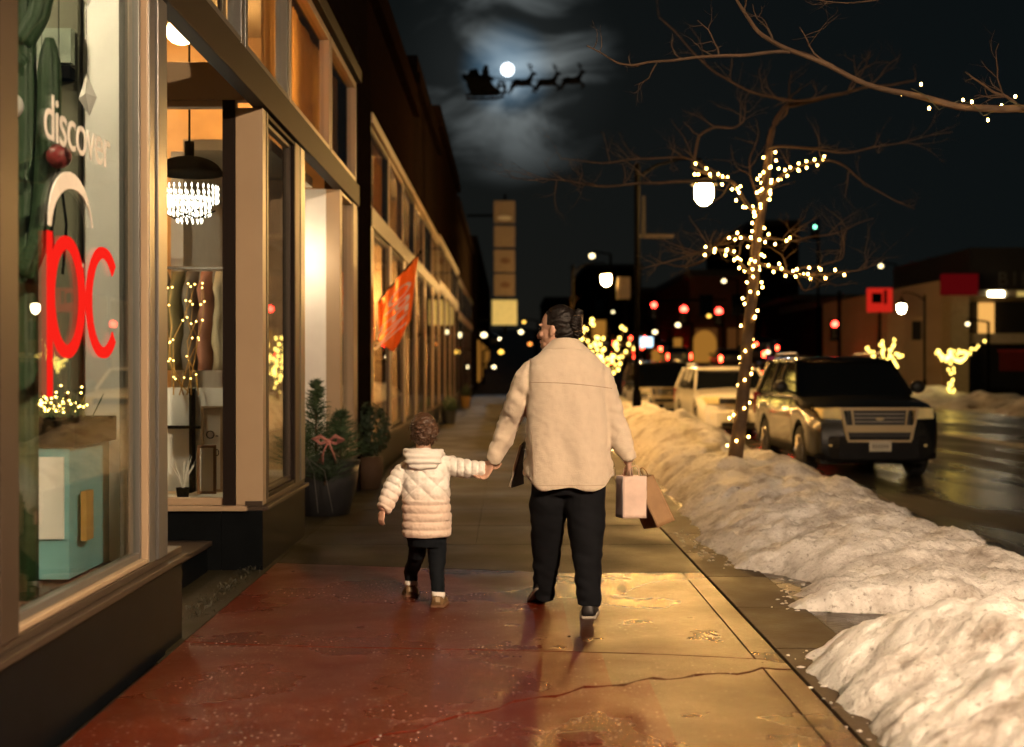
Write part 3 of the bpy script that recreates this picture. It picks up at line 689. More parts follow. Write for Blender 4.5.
for i, (cn, cm) in enumerate(gl):
    gx = ra.x+.10+i*.118; zt = rz_-.03
    t = MB(); secs = []
    for j in range(12):
        u = j/11; secs.append((gx+.01*math.sin(j+i), 10.3, zt-u*.78, .045+.02*u+.008*math.sin(j*2.1+i), .04+.16*min(1,u*6)))
    g_ = t.hloft(secs, 18).build('garment', M[cm], smooth=True)
    tag(g_, cn+' garment hanging on the black rail, number %s from the left'%('one two three four five'.split()[i]), 'garment', 'garments hanging on the rail in the second shop')
br = thing('lit_branch', 'branches wound with golden lights behind the second window', 'branch', P(178,380,9.7))
t = MB(); tb = MB()
for i in range(7):
    q = P(165+random.random()*35, 395, 9.7+random.random()*.2); pts = [q]
    for j in range(6): pts.append(pts[-1]+V((random.gauss(0,.04),random.gauss(0,.03),.12+random.random()*.04)))
    t.tube(pts, [.006*(1-j/8) for j in range(7)], 5)
    for p in pts[1:]:
        if random.random() < .8: tb.ball(p, .007, 5, 4)
t.build('twigs', M['ochre'], br); tb.build('bulbs', M['fairy'], br)
# ------------------------------------------------ evergreens with bow at the second doorway
mat('needles', (.035,.07,.025), .7, var=.5, vs=20); mat('planter', (.02,.02,.022), .5, bump=.2); mat('bow', (.42,.17,.15), .7); mat('needle_dark', (.02,.04,.018), .7, var=.4); mat('wicker', (.06,.03,.013), .8, bump=.8, bs=60)
def spruce(name, label, base, h, r, n, mm='needles', group=None):
    t = thing(name, label, 'plant', base, group); m_ = MB(); s_ = MB(); B = V(base)
    s_.tube([B, B+V((0,0,h))], [.012,.003], 6); s_.build('stem', M['wicker'], t)
    for i in range(n):
        u = random.random()**.8; z = h*(.05+.93*u); a = random.uniform(0,2*PI); l = r*(1-u*.85)*random.uniform(.6,1.15)
        d = V((math.cos(a),math.sin(a),random.uniform(.15,.75))).normalized(); p0 = B+V((0,0,z)); 
        for k in range(14):
            q = p0+d*l*(k+2)/15; dr = V((random.gauss(0,1),random.gauss(0,1),random.gauss(0,.8))).normalized(); e = q+(d*.6+dr).normalized()*random.uniform(.03,.055)
            w_ = d.cross(dr).normalized()*.0035; m_.add([q-w_,q+w_,e], [(0,1,2)])
        m_.add([p0, p0+d*l, p0+d*l*.5+V((0,0,.008))], [(0,1,2)])
    m_.build('foliage', M[mm], t, fixn=False); return t
pk = thing('planter', 'large black round planter at the second doorway', 'planter', (-1.75,12.0,0))
pc = V((-1.72,12.15,0)); MB().hloft([(pc.x,pc.y,0,.24,.24),(pc.x,pc.y,.3,.31,.31),(pc.x,pc.y,.46,.33,.33)], 30).build('pot', M['planter'], pk, smooth=True)
MB().hloft([(pc.x,pc.y,.461,.335,.335),(pc.x,pc.y,.50,.34,.34)], 30).build('rim', M['planter'], pk)
gp = 'evergreens around the planter'
spruce('evergreen', 'tallest upright evergreen in the planter at the doorway', (-1.78,12.05,.48), .78, .28, 230, group=gp)
spruce('evergreen', 'low spreading evergreen on the left of the planter', (-1.93,11.9,.42), .42, .36, 200, group=gp)
spruce('evergreen', 'bushy evergreen on the right of the planter beside the bow', (-1.58,12.3,.45), .5, .34, 240, group=gp)
spruce('evergreen', 'dark evergreen drooping over the front of the planter', (-1.66,11.8,.30), .24, .40, 220, 'needle_dark', group=gp)
sw_ = thing('twig_arrangement', 'pale curved twigs arching out of the planter', 'plant', (-1.8,11.8,.4))
t = MB()
for i in range(4):
    a = -1.2+i*.5; q = V((-1.84,11.75,.42)); t.tube([q,q+V((-.05+.04*i,-.06,.2-.03*i)),q+V((-.1+.1*i,-.12,.02)),q+V((-.12+.13*i,-.1,-.36))],[.005,.005,.004,.002],6)
t.build('twigs', M['pale_metal'], sw_)
bw = thing('bow', 'dusty pink fabric bow on the evergreens', 'bow', (-1.63,11.85,.72)); t = MB(); q = V((-1.62,11.72,.70))
for s in (-1,1):
    t.tube([q,q+V((.07*s,-.01,.05)),q+V((.12*s,0,.02)),q+V((.07*s,.01,-.02)),q],[.01,(.035,.018),(.045,.02),(.03,.015),.01],10)
    t.tube([q,q+V((.04*s,-.01,-.09)),q+V((.07*s,0,-.2))],[.012,(.03,.006),(.034,.005)],8)
t.ball(q,.025); t.build('ribbon', M['bow'], bw, smooth=True)
bk = thing('basket_planter', 'brown wicker basket with a dark round shrub beside the brick pier', 'planter', (-1.45,14.6,0))
MB().hloft([(-1.56,14.6,0,.12,.12),(-1.56,14.6,.22,.16,.16),(-1.56,14.6,.36,.15,.15)], 22).build('basket', M['wicker'], bk, smooth=True)
t = MB()
for i in range(1500):
    d = V((random.gauss(0,1),random.gauss(0,1),random.gauss(0,1))).normalized(); q = V((-1.56,14.6,.66))+V((d.x*.24,d.y*.24,d.z*.3))*random.uniform(.75,1.05)
    w_ = V((random.gauss(0,1),random.gauss(0,1),random.gauss(0,1))).normalized()*.022; e = d.cross(w_).normalized()*.014; t.add([q-w_,q+e,q+w_,q-e],[(0,1,2,3)])
t.build('foliage', M['needle_dark'], bk, fixn=False)
# ------------------------------------------------ flag
fl = thing('flag', 'orange flag lettered in white on a slanting black pole over the pavement', 'flag', P(377,300,16.4))
pa = V((FX,16.5,P(377,303,16.5).z)); pbn = P(421,252,16.4)
MB().tube([pa, pbn], [.013,.011], 8).build('pole', M['black_metal'], fl, smooth=True)
MB().ball(pbn, .022, 8, 6).build('finial', M['black_metal'], fl, smooth=True)
mat('flag_orange', (.85,.24,.04), .7, var=.06); mat('flag_white', (.8,.74,.62), .7)
A = pa.lerp(pbn,.02); B_ = pa.lerp(pbn,.93); D = P(378,340,16.45); Dm = P(393,352,16.45); E_ = P(411,320,16.4)
def flag_pt(u, v):
    top = A.lerp(B_, u); bot = (D.lerp(Dm, u/.45) if u < .45 else Dm.lerp(E_, (u-.45)/.55)); p = top.lerp(bot, v)
    p.y += .07*math.sin(u*9+v*2)*(.3+v)+.03*math.sin(u*19+v); return p
n = 26; vs = [flag_pt(i/n, j/n) for j in range(n+1) for i in range(n+1)]; fs = [(j*(n+1)+i, j*(n+1)+i+1, (j+1)*(n+1)+i+1, (j+1)*(n+1)+i) for j in range(n) for i in range(n)]
_b = M['flag_orange'].node_tree; _t = _b.nodes.new('ShaderNodeBsdfTranslucent'); _t.inputs[0].default_value = (1,.42,.08,1); _m = _b.nodes.new('ShaderNodeMixShader'); _m.inputs[0].default_value = .5; _b.links.new(_b.nodes['Principled BSDF'].outputs[0], _m.inputs[1]); _b.links.new(_t.outputs[0], _m.inputs[2]); _b.links.new(_m.outputs[0], _b.nodes['Material Output'].inputs[0])
cl = MB().add(vs, fs).build('cloth', M['flag_orange'], fl, smooth=True, fixn=False)
sm = cl.modifiers.new('s','SOLIDIFY'); sm.thickness = .006
# letters read down the cloth
cu = bpy.data.curves.new('t','FONT'); cu.body = 'OPEN'; cu.size = 1; cu.align_x = 'CENTER'; cu.extrude = 0
o = bpy.data.objects.new('t',cu); COL.objects.link(o); me = bpy.data.meshes.new_from_object(o.evaluated_get(bpy.context.evaluated_depsgraph_get())); bpy.data.objects.remove(o)
for v in me.vertices:
    along = (v.co.x+1.45)/2.9; acr = v.co.y/.72
    # centre line from upper right of the cloth to its lower point
    c_ = flag_pt(.66,.16).lerp(flag_pt(.36,.88), along); side = (flag_pt(.9,.6)-flag_pt(.3,.5)).normalized()
    v.co = c_+side*(acr-.5)*.42*(.8+.7*along)+V((0,-.09,0))
for v in me.vertices: v.co -= fl.location
me.materials.append(M['flag_white']); o = bpy.data.objects.new('lettering', me); COL.objects.link(o); o.parent = fl
# ================================================================ FURTHER SHOPFRONTS (same wall, receding)
def shopfront(y0, y1, nb, zb0, zb1, zt, ztop, fm, brk, label, seed, group='shop buildings along the left pavement', xo=0):
    rnd = random.Random(seed); t = thing('shop_building', label, 'building', (FX-3,(y0+y1)/2,0), group); x = FX+xo
    MB().box(x-.3,x,y0,y1,-.02,.42).build('base_wall', M['black_tile'], t)
    MB().box(x-.1,x+.03,y0,y1,.421,.47).build('sill', M['brown_metal'], t)
    MB().box(x-.2,x+.03,y0,y1,zb0,zb1).build('beam', M['brown_metal'], t)
    MB().box(x-.2,x+.04,y0,y1,zt,zt+.12).build('cornice', M[fm], t)
    MB().box(-9,x-.02,y0,y1,zt+.121,ztop-.5).build('upper_wall', M[brk], t)
    MB().box(-9,x+.1,y0,y1,ztop-.499,ztop-.3).box(-9,x+.05,y0,y1,ztop-.298,ztop).build('parapet', M[brk], t)
    MB().box(-4.2,-4.1,y0,y1,.0,zt).box(-4.1,x-.32,y1-.1,y1,.47,zt).box(-4.1,x-.32,y0,y0+.1,.47,zt).build('room_wall', M['warm_wall'], t)
    MB().box(-4.1,x-.31,y0,y1,.35,.42).build('room_floor', M['wood_floor'], t)
    MB().box(-4.1,x-.21,y0+.1,y1-.1,zt+.05,zt+.1).build('ceiling', M['beige_wall'], t)
    bw_ = (y1-y0)/nb
    for i in range(nb):
        a = y0+i*bw_
        MB().box(x-.2,x+.018,a,a+.30,.472,zb0-.002).build('pilaster', M[fm], t)
        k = 1; ww = (bw_-.36)/k
        for j in range(k):
            pane_along(t, a+.35+j*ww, a+.35+(j+1)*ww-.01, .472, zb0-.002, x=x-.0, gd=.014, fr=.05, fm='bronze')
            pane_along(t, a+.05+j*(bw_-.05)/k, a+.05+(j+1)*(bw_-.05)/k-.01, zb1+.002, zt-.002, x=x-.0, gd=.014, fr=.05, fm='brown_metal' if (i+seed) % 2 else fm, gm='shop_glass')
        if rnd.random() < .75: pleated(x-.22, a+.1, a+bw_-.1, zb1, zt, per=.2).build('curtain', M[rnd.choice(['curtain_green','curtain_warm','curtain_warm'])], t, smooth=True, fixn=False)
    return t
shopfront(15.6, 23.1, 3, 3.06, 3.28, 4.3, 6.3, 'cream_frame', 'red_brick', 'shop building with cream pilasters behind the orange flag', 1)
shopfront(23.12, 31, 3, 3.1, 3.3, 4.3, 6.9, 'cream_frame', 'dark_brick', 'shop building with pale green blinds just past the orange flag', 2)
shopfront(31.02, 43, 4, 3.2, 3.45, 4.4, 7.6, 'cream_frame', 'red_brick', 'shop building with warm lit windows halfway down the left pavement', 3)
shopfront(43.02, 60, 4, 3.0, 3.2, 4.2, 7.0, 'brown_metal', 'tan_brick', 'far shop building where the left row ends', 4)
rnd = random.Random(5)
k = 0
for y in (16.6,17.9,19.0,20.2,21.3,22.4,23.9,25.2,26.5,28,29.4,30.5,32,33.8,35.5,37.5,39.5,42,45,48,51,54,57):
    k += 1
    ceiling_light((-1.84-rnd.random()*.25,y,1.2+rnd.random()*1.6), 'warm globe light in the far shop row, %s'%('number '+str(k)+' past the brick pier'), 'far_shop_light', .06+.05*rnd.random(), 'globe lights in the far shops', drop=1.5)
# strings of tiny warm lights inside the far shop windows
for i,(y0,y1) in enumerate(((17.2,22.6),(24,30),(32,42))):
    t = MB()
    for q in range(36):
        y = y0+(y1-y0)*q/35; t.ball((-2.0,y,1.9-.9*(q%4)/4+rnd.random()*.2), .02, 5, 4)
    o = t.build('fairy_lights', M['fairy'])
    tag(o, 'tiny warm fairy lights in the %s shop window past the brick pier'%('first second third'.split()[i]), 'fairy lights', 'fairy lights in the far shop windows')
# barrels and planters by the far shops
for i,(y,h_,l) in enumerate(((31.2,.5,'slim dark planter halfway down the shop row'),(43.5,.6,'yellow planter at the end of the shop row'))):
    t = thing('planter', l, 'planter', (-1.4,y,0)); MB().hloft([(-1.42,y,0,.14,.14),(-1.42,y,h_*.6,.19,.19),(-1.42,y,h_*.62,.2,.2)], 18).build('pot', M['planter'] if i < 1 else M['ochre'], t)
    m_ = MB()
    for q in range(500):
        d = V((random.gauss(0,1),random.gauss(0,1),random.gauss(0,1))).normalized(); c_ = V((-1.42,y,h_*.85))+V((d.x*.2,d.y*.2,d.z*.25))*random.uniform(.6,1.05)
        w_ = V((random.gauss(0,1),random.gauss(0,1),random.gauss(0,1))).normalized()*.03; e = d.cross(w_).normalized()*.02; m_.add([c_-w_,c_+e,c_+w_,c_-e],[(0,1,2,3)])
    m_.build('foliage', M['needle_dark'], t, fixn=False)
# stacked projecting sign far down the pavement
mat('sign_tan', (.22,.15,.08), .6, emis=(.5,.32,.14), es=.05); mat('sign_lit', (.5,.4,.15), .6, emis=(1,.72,.2), es=.45)
sg = thing('stacked_sign', 'column of five square sign panels hung one above another over the pavement', 'sign', P(505,260,62))
for i,(a,b_) in enumerate(((201,223),(226,247),(250,272),(274,296),(300,325))):
    q0 = P(494 if i<4 else 492,b_,62); q1 = P(515 if i<4 else 517,a,62)
    pn = MB().box(q0.x,q1.x,61.9,62.1,q0.z,q1.z).build('panel', M['sign_tan'] if i < 4 else M['sign_lit'], sg, bevel=.02)
    cx_ = (q0.x+q1.x)/2; cz_ = (q0.z+q1.z)/2
    if i == 0: MB().ball((cx_,61.87,cz_-.3),(.35,.03,.12),12,6).build('emblem', M['white_paint'], pn)
    if i in (2,3): MB().ball((cx_+.05,61.87,cz_),(.24,.03,.14),12,6).build('emblem', M['walnut'], pn)
sx = P(494,300,62).x-.06
MB().cyl((P(505,300,62).x,62.3,P(505,330,62).z-.2),(P(505,300,62).x,62.3,P(505,200,62).z+.3),.07,8).cyl((P(505,300,62).x,62.3,P(505,215,62).z),(FX-.3,62.3,P(505,215,62).z),.06,8).cyl((P(505,300,62).x,62.3,P(505,320,62).z),(FX-.3,62.3,P(505,320,62).z),.06,8).build('bracket', M['black_metal'], sg)
# ================================================================ TREES AND STRING LIGHTS
mat('bark', (.075,.043,.022), .8, var=.3, vs=9, bump=.8, bs=40)
mat('cable', (.02,.025,.015), .6)
bulb_me = None
def smooth_pts(pts, sub=5, it=2):
    Q = []
    for a, b_ in zip(pts, pts[1:]):
        for k in range(sub): Q.append(a.lerp(b_, k/sub))
    Q.append(pts[-1])
    for _ in range(it): Q = [Q[0]]+[(Q[i-1]+Q[i]*2+Q[i+1])/4 for i in range(1,len(Q)-1)]+[Q[-1]]
    return Q
def wob(Q, a, s, sd):
    return [p+V((noise.noise(p*s+V((sd,0,0))), noise.noise(p*s+V((0,sd,3))), noise.noise(p*s+V((0,2,sd)))))*a*min(1,i/3) for i, p in enumerate(Q)]
def twig(mb, p, d, l, r, lev, rnd, up=.12):
    n = 6; pts = [p]; rad = [r]
    for i in range(n):
        d = (d+V((rnd.gauss(0,.22),rnd.gauss(0,.22),rnd.gauss(0,.16)+up*.3))).normalized()
        p = p+d*l/n; pts.append(p); rad.append(r*(1-.75*(i+1)/n))
        if lev > 0 and i in (1,3,4) and rnd.random() < .8:
            s = (d+V((rnd.gauss(0,.8),rnd.gauss(0,.8),rnd.gauss(0,.5)))).normalized(); twig(mb, p, s, l*rnd.uniform(.4,.7), rad[-1]*.65, lev-1, rnd, up)
    mb.tube(pts, rad, 4 if r < .006 else 5)
def branch_px(mb, pts, Y0, dy, r0, r1, sd, twn, rnd, tl=.45):
    """a limb surveyed from the photograph, leaning dy metres towards or away along its length"""
    n = len(pts); Q = [P(a, b_, Y0+dy*i/(n-1)) for i, (a, b_) in enumerate(pts)]
    Q = wob(smooth_pts(Q), .05, 2.2, sd); m = len(Q); rad = [r0+(r1-r0)*i/(m-1) for i in range(m)]
    mb.tube(Q, rad, 7)
    for _ in range(twn):
        i = rnd.randrange(m//4, m); d = (Q[min(i+1,m-1)]-Q[i-1]).normalized()
        s = (d*.6+V((rnd.gauss(0,.6),rnd.gauss(0,.6),rnd.gauss(.2,.5)))).normalized(); twig(mb, Q[i], s, tl*rnd.uniform(.5,1.3), rad[i]*.5+.001, 2, rnd)
    return Q
bulb_mesh = {}
def bulb_obj(p, parent, m, r):
    key = (m, round(r,4))
    if key not in bulb_mesh:
        o = MB().ball((0,0,0), (r,r,r*1.25), 6, 4).build('bulb', M[m], None); bulb_mesh[key] = o.data; bpy.data.objects.remove(o)
    o = bpy.data.objects.new('bulb', bulb_mesh[key]); COL.objects.link(o); o.parent = parent
    o.location = V(p)-parent.location; return o
def string_on(Q, label, group, sp, rr, m, r, rnd, wrap=.05, pitch=.16):
    t = thing('string_lights', label, 'string lights', Q[0], group)
    L = 0; pts = []; nxt = 0; bl = []
    for i in range(len(Q)-1):
        a, b_ = Q[i], Q[i+1]; d = (b_-a); ln = d.length; d.normalize(); u = d.cross(V((.3,.9,.2))).normalized(); w_ = d.cross(u)
        k = max(1, int(ln/.03))
        for j in range(k):
            s = L+ln*j/k; ang = s/pitch*2*PI; wv = (wrap[0]+(wrap[1]-wrap[0])*i/len(Q)) if hasattr(wrap,'__len__') else wrap
            p = a.lerp(b_, j/k)+(u*math.cos(ang)+w_*math.sin(ang))*(wv+.006)
            pts.append(p)
            if s >= nxt:
                nxt = s+sp*rnd.uniform(.6,1.5); bl.append(p+V((rnd.gauss(0,.015),rnd.gauss(0,.015),rnd.gauss(0,.015)))+(p-a.lerp(b_,j/k)).normalized()*.015)
        L += ln
    MB().tube(pts[::2] if len(pts) > 4 else pts, .0035, 4).build('cable', M['cable'], t)
    for p in bl[:98]: bulb_obj(p, t, m, r)
    return t
rnd = random.Random(11)
T1 = V(P(738,463,14.7)); 
tr1 = thing('street_tree', 'bare street tree wound with warm bulbs, rising from the snow bank', 'tree', (T1.x,T1.y,0))
trunk = [V((T1.x-.03,T1.y,-.02))]+[P(a,b_,14.7) for a,b_ in ((737,455),(740,420),(745,380),(748,340),(752,290),(757,240),(765,190),(769,150))]
Qt = wob(smooth_pts(trunk), .03, 1.5, 2)
nq = len(Qt); mt = MB().tube(Qt, [.092-.05*i/(nq-1) for i in range(nq)], 14); mt.build('trunk', M['bark'], tr1, smooth=True)
limbs = {}
def limb(key, pts, dy, r0, r1, tw, tl=.45, Y=14.7, tree=tr1, sd=None):
    mb = MB(); Q = branch_px(mb, pts, Y, dy, r0, r1, len(limbs)*3.7, tw, rnd, tl); mb.build('limb', M['bark'], tree, smooth=True, fixn=False); limbs[key] = Q; return Q
limb('top', [(769,152),(772,125),(785,108),(800,103),(841,93),(877,85),(915,82)], .8, .036, .012, 10)
limb('topleft', [(848,93),(814,100),(782,99),(755,94),(716,75),(691,52),(657,18)], -.7, .018, .006, 8, Y=15)
limb('ul', [(757,212),(746,203),(735,188),(725,180),(700,172),(692,168)], -.5, .026, .014, 2)
limb('ulup', [(692,168),(694,150),(697,136),(714,127),(735,127),(746,121),(746,104)], -.2, .018, .006, 9, Y=14.2)
limb('ulleft', [(716,178),(691,180),(650,183),(605,188),(560,179),(530,182)], -1.2, .018, .005, 16, Y=14.3)
limb('ulleft2', [(725,178),(700,162),(664,157),(610,162),(560,158)], 1.0, .014, .004, 12, Y=14.8)
limb('ur', [(763,192),(782,175),(795,170),(814,163),(829,160),(850,170),(877,190),(913,210)], .6, .024, .004, 8)
limb('ur2', [(768,150),(777,147),(814,150),(855,152),(895,143),(954,131)], -.8, .018, .004, 10)
limb('ml', [(755,275),(745,267),(734,255),(716,250),(696,254),(670,262),(640,268)], -.5, .024, .005, 14)
limb('ml2', [(757,242),(741,236),(728,239),(715,250),(700,262),(680,268),(655,262)], .7, .018, .004, 12)
limb('mr', [(757,240),(777,237),(797,240),(825,235),(845,228),(875,218)], .5, .016, .004, 9)
limb('lr', [(753,262),(777,269),(795,275),(813,275),(831,277),(860,270),(885,258)], -.6, .022, .004, 10)
limb('lr2', [(795,273),(806,266),(824,263),(842,257),(846,242),(843,225)], .4, .012, .004, 8)
limb('ld', [(795,275),(801,288),(812,285),(820,280)], .2, .010, .003, 4)
limb('lup', [(760,205),(752,180),(748,160),(755,140)], .6, .014, .004, 6)
GT = 'strings of warm bulbs wound on the bare street tree'
string_on(Qt[6:], 'string of warm bulbs spiralling up the trunk of the bare street tree', GT, .052, 0, 'bulb', .0105, rnd, (.085,.045), .34)
string_on(Qt[24:], 'second string of bulbs crowded on the upper trunk of the bare street tree', GT, .055, 0, 'bulb', .0105, rnd, (.07,.05), .2)
string_on(limbs['ul'], 'bulbs on the upper left limb of the bare street tree beside the lamp globe', GT, .034, 0, 'bulb', .0105, rnd, .025)
string_on(limbs['ur'][:20], 'bulbs on the upper right limb of the bare street tree', GT, .034, 0, 'bulb', .0105, rnd, .022)
string_on(limbs['ml'][:20], 'bulbs on the long middle left limb of the bare street tree', GT, .034, 0, 'bulb', .0105, rnd, .025)
string_on(limbs['ml2'][:12], 'bulbs on the short upper middle left limb of the bare street tree', GT, .045, 0, 'bulb', .0105, rnd, .02)
string_on(limbs['mr'][:11], 'bulbs on the middle right limb of the bare street tree', GT, .045, 0, 'bulb', .0105, rnd, .02)
string_on(limbs['lr'][:24], 'bulbs on the lower right limb of the bare street tree', GT, .045, 0, 'bulb', .0105, rnd, .02)
string_on(limbs['lr2'][:12], 'bulbs on the small rising twig of the lower right limb', GT, .1, 0, 'bulb', .0105, rnd, .015)
# second street tree: trunk beside the camera's right edge, limbs reaching in over the pavement
tr2 = thing('street_tree', 'bare street tree whose limbs reach in from the upper right', 'tree', (3.45,8.2,0))
tt = [V((3.45,8.2,-.05)),V((3.43,8.2,1.2)),V((3.5,8.2,2.4)),V((3.45,8.15,3.2)),V((3.3,8.3,4.4)),V((3.4,8.3,5.4))]
Q2 = wob(smooth_pts(tt), .04, 1.3, 8); MB().tube(Q2, [.10-.075*i/(len(Q2)-1) for i in range(len(Q2))], 14).build('trunk', M['bark'], tr2, smooth=True)
A2 = [(1064,118),(1024,106),(990,107),(959,108),(922,95),(886,84),(841,70),(782,50),(757,35),(747,15),(741,0),(728,-30)]
limb('big', A2, .5, .027, .008, 4, .35, Y=8.2, tree=tr2)
limb('bigl', [(790,52),(770,53),(741,57),(716,56),(691,57),(670,60),(651,61),(635,64),(619,61),(603,50),(587,44)], .3, .013, .004, 7, .25, Y=8.5, tree=tr2)
limb('bigup', [(1060,20),(1000,-18),(940,-8),(880,3),(850,6),(800,2)], .4, .009, .003, 3, .25, Y=8.6, tree=tr2)
limb('bigr', [(1055,130),(1010,98),(990,92),(975,78),(968,70)], .3, .012, .004, 5, .3, Y=8.6, tree=tr2)
string_on(limbs['big'][3:24], 'loose string of bulbs on the bare limb reaching in from the upper right', None, .085, 0, 'bulb', .009, rnd, .045, .3)
# lit trees further off
def lit_tree(label, base, h, spread, nl, seed, br, fill=1.0, lean=(0,0), dirs=None, grp='trees covered in golden lights further off', cap=96):
    rd = random.Random(seed); B = V(base); t = thing('lit_tree', label, 'tree', base, grp)
    m_ = MB(); L = []
    top = B+V((lean[0],lean[1],h*.5)); trp = [B, B.lerp(top,.5)+V((.03,0,0)), top]; m_.tube(trp, [.07,.06,.05], 8); 
    for i in range(34 if dirs else 10): L.append(B.lerp(top, .15+.85*i/(34 if dirs else 10))+V((rd.gauss(0,.07),rd.gauss(0,.05),0)))
    m_.build('trunk', M['bark'], t)
    m2_ = MB()
    for i in range(nl):
        a = 2*PI*i/nl+rd.uniform(-.3,.3); d = V((math.cos(a)*spread,math.sin(a)*spread*.7,h*.5*rd.uniform(.5,1.1))); p0 = top-V((0,0,rd.uniform(0,h*.15)))
        if dirs: d = V(dirs[i])
        e = p0+d; mid = p0.lerp(e,.5)+V((0,0,-.06*h)); Q = smooth_pts([p0,mid,e],5,1); m2_.tube(Q, [.03-.022*k/(len(Q)-1) for k in range(len(Q))], 5)
        for q in Q:
            for _ in range(int(fill*1.6+rd.random())): L.append(q+V((rd.gauss(0,.05),rd.gauss(0,.05),rd.gauss(0,.05))))
        for _ in range(3): twig(m2_, Q[rd.randrange(3,len(Q))], d.normalized(), .5, .012, 1, rd)
    m2_.build('crown', M['bark'], t)
    s_ = thing('string_lights', 'golden bulbs covering the '+label, 'string lights', base, 'golden bulbs on the far trees')
    s_['label'] = 'golden bulbs on the '+label
    rd.shuffle(L)
    for p in L[:cap]: bulb_obj(p, s_, 'bulb_far', br)
lit_tree('small lit tree beyond the woman\'s shoulder', (P(603,400,33).x,33,0), 2.9, .75, 9, 3, .04, 1.5)
lit_tree('small lit tree in front of the beige wall across the street', (P(885,380,58).x,58,-.1), 2.9, .75, 7, 5, .055, 1.4)
lit_tree('forked lit tree at the pale column across the street', (P(952,385,56).x,56,-.1), 4.4, .9, 3, 6, .05, 2.4, dirs=((1.45,0,.42),(-.55,.1,.12),(.6,-.2,.1)))
# ================================================================ PEOPLE
mat('skin', (.52,.30,.21), .5, var=.06); mat('hair_dark', (.008,.005,.004), .5, spec=.3, var=.4, vs=40, bump=.5, bs=90)
mat('hair_brown', (.075,.036,.017), .45, var=.4, vs=40, bump=.7, bs=70)
mat('trouser', (.0035,.004,.006), .9, var=.2, spec=.2)
mat('legging', (.004,.006,.009), .85, var=.2, spec=.2)
mat('coat_wool', (.56,.46,.35), .95, var=.05, vs=14, bump=.35, bs=160, sheen=.25)
mat('coat_seam', (.30,.22,.15), .9); mat('coat_lining', (.03,.022,.018), .9)
mat('shoe_dark', (.02,.018,.018), .5); mat('shoe_sole', (.35,.31,.26), .6); mat('boot_tan', (.17,.10,.04), .75, var=.15, bump=.2); mat('sock_white', (.7,.67,.62), .9, bump=.4, bs=120)
mat('eye', (.02,.015,.012), .15); mat('lip', (.38,.14,.11), .5); mat('button', (.015,.012,.01), .3)
mat('paper_pink', (.62,.46,.38), .7, var=.12, vs=12, bump=.1); mat('paper_grey', (.26,.22,.23), .75, var=.1); mat('kraft', (.27,.155,.07), .75, var=.15, vs=10, bump=.1)
def limbp(mb, pts, n=14, ref=(0,1,0)):      # (point, radius or (a,b))
    P_ = [V(p[0]) for p in pts]; R = [p[1] if hasattr(p[1],'__len__') else (p[1],p[1]) for p in pts]
    Q = []; RR = []
    for i in range(len(P_)-1):
        p0 = P_[max(i-1,0)]; p1 = P_[i]; p2 = P_[i+1]; p3 = P_[min(i+2,len(P_)-1)]
        for k in range(4):
            t = k/4; c = .5*((2*p1)+(p2-p0)*t+(2*p0-5*p1+4*p2-p3)*t*t+(3*p1-p0-3*p2+p3)*t**3); Q.append(c)
            RR.append((R[i][0]+(R[i+1][0]-R[i][0])*t, R[i][1]+(R[i+1][1]-R[i][1])*t))
    Q.append(P_[-1]); RR.append(R[-1]); mb.tube(Q, RR, n, ref=ref); return Q
def hand(mb, wrist, d, nrm, sz, curl, thumb_side, spread=.12, tcurl=.5):
    """palm with four jointed fingers curling towards nrm, thumb leaving the side of the palm"""
    d = V(d).normalized(); nrm = V(nrm); nrm = (nrm-d*nrm.dot(d)).normalized(); s = d.cross(nrm).normalized()*thumb_side; w = V(wrist); k = sz/.18
    mb.tube([w-d*.03*k, w+d*.01*k, w+d*.045*k, w+d*.085*k, w+d*.095*k], [(.022*k,.017*k),(.026*k,.015*k),(.038*k,.014*k),(.040*k,.012*k),(.034*k,.009*k)], 14, ref=nrm)
    for i, (off, ln) in enumerate(((.031,.072),(.0105,.082),(-.0105,.076),(-.031,.058))):
        p = w+d*.080*k+s*off*k; dd = (d+s*off*spread*10).normalized(); pts = [p]; a = 0
        for j, seg in enumerate((.45,.3,.25)):
            a += curl*(.75 if j == 0 else .95); q = dd*math.cos(a)+nrm*math.sin(a); pts.append(pts[-1]+q*ln*seg*k)
        mb.tube([pts[0],pts[1],pts[2],pts[3]], [.0092*k,.0086*k,.0080*k,.0066*k], 8, ref=s); mb.ball(pts[3], .0066*k, 8, 5)
    b = w+d*.022*k+s*.026*k; t1 = (s*.8+d*.6+nrm*.35).normalized(); t2 = (d*.85+s*.25+nrm*tcurl).normalized()
    q1 = b+t1*.034*k; q2 = q1+t2*.030*k; q3 = q2+(t2+nrm*.3).normalized()*.022*k
    mb.tube([b,q1,q2,q3],[.015*k,.0115*k,.0100*k,.0075*k],8,ref=nrm); mb.ball(q3,.0075*k,8,5)
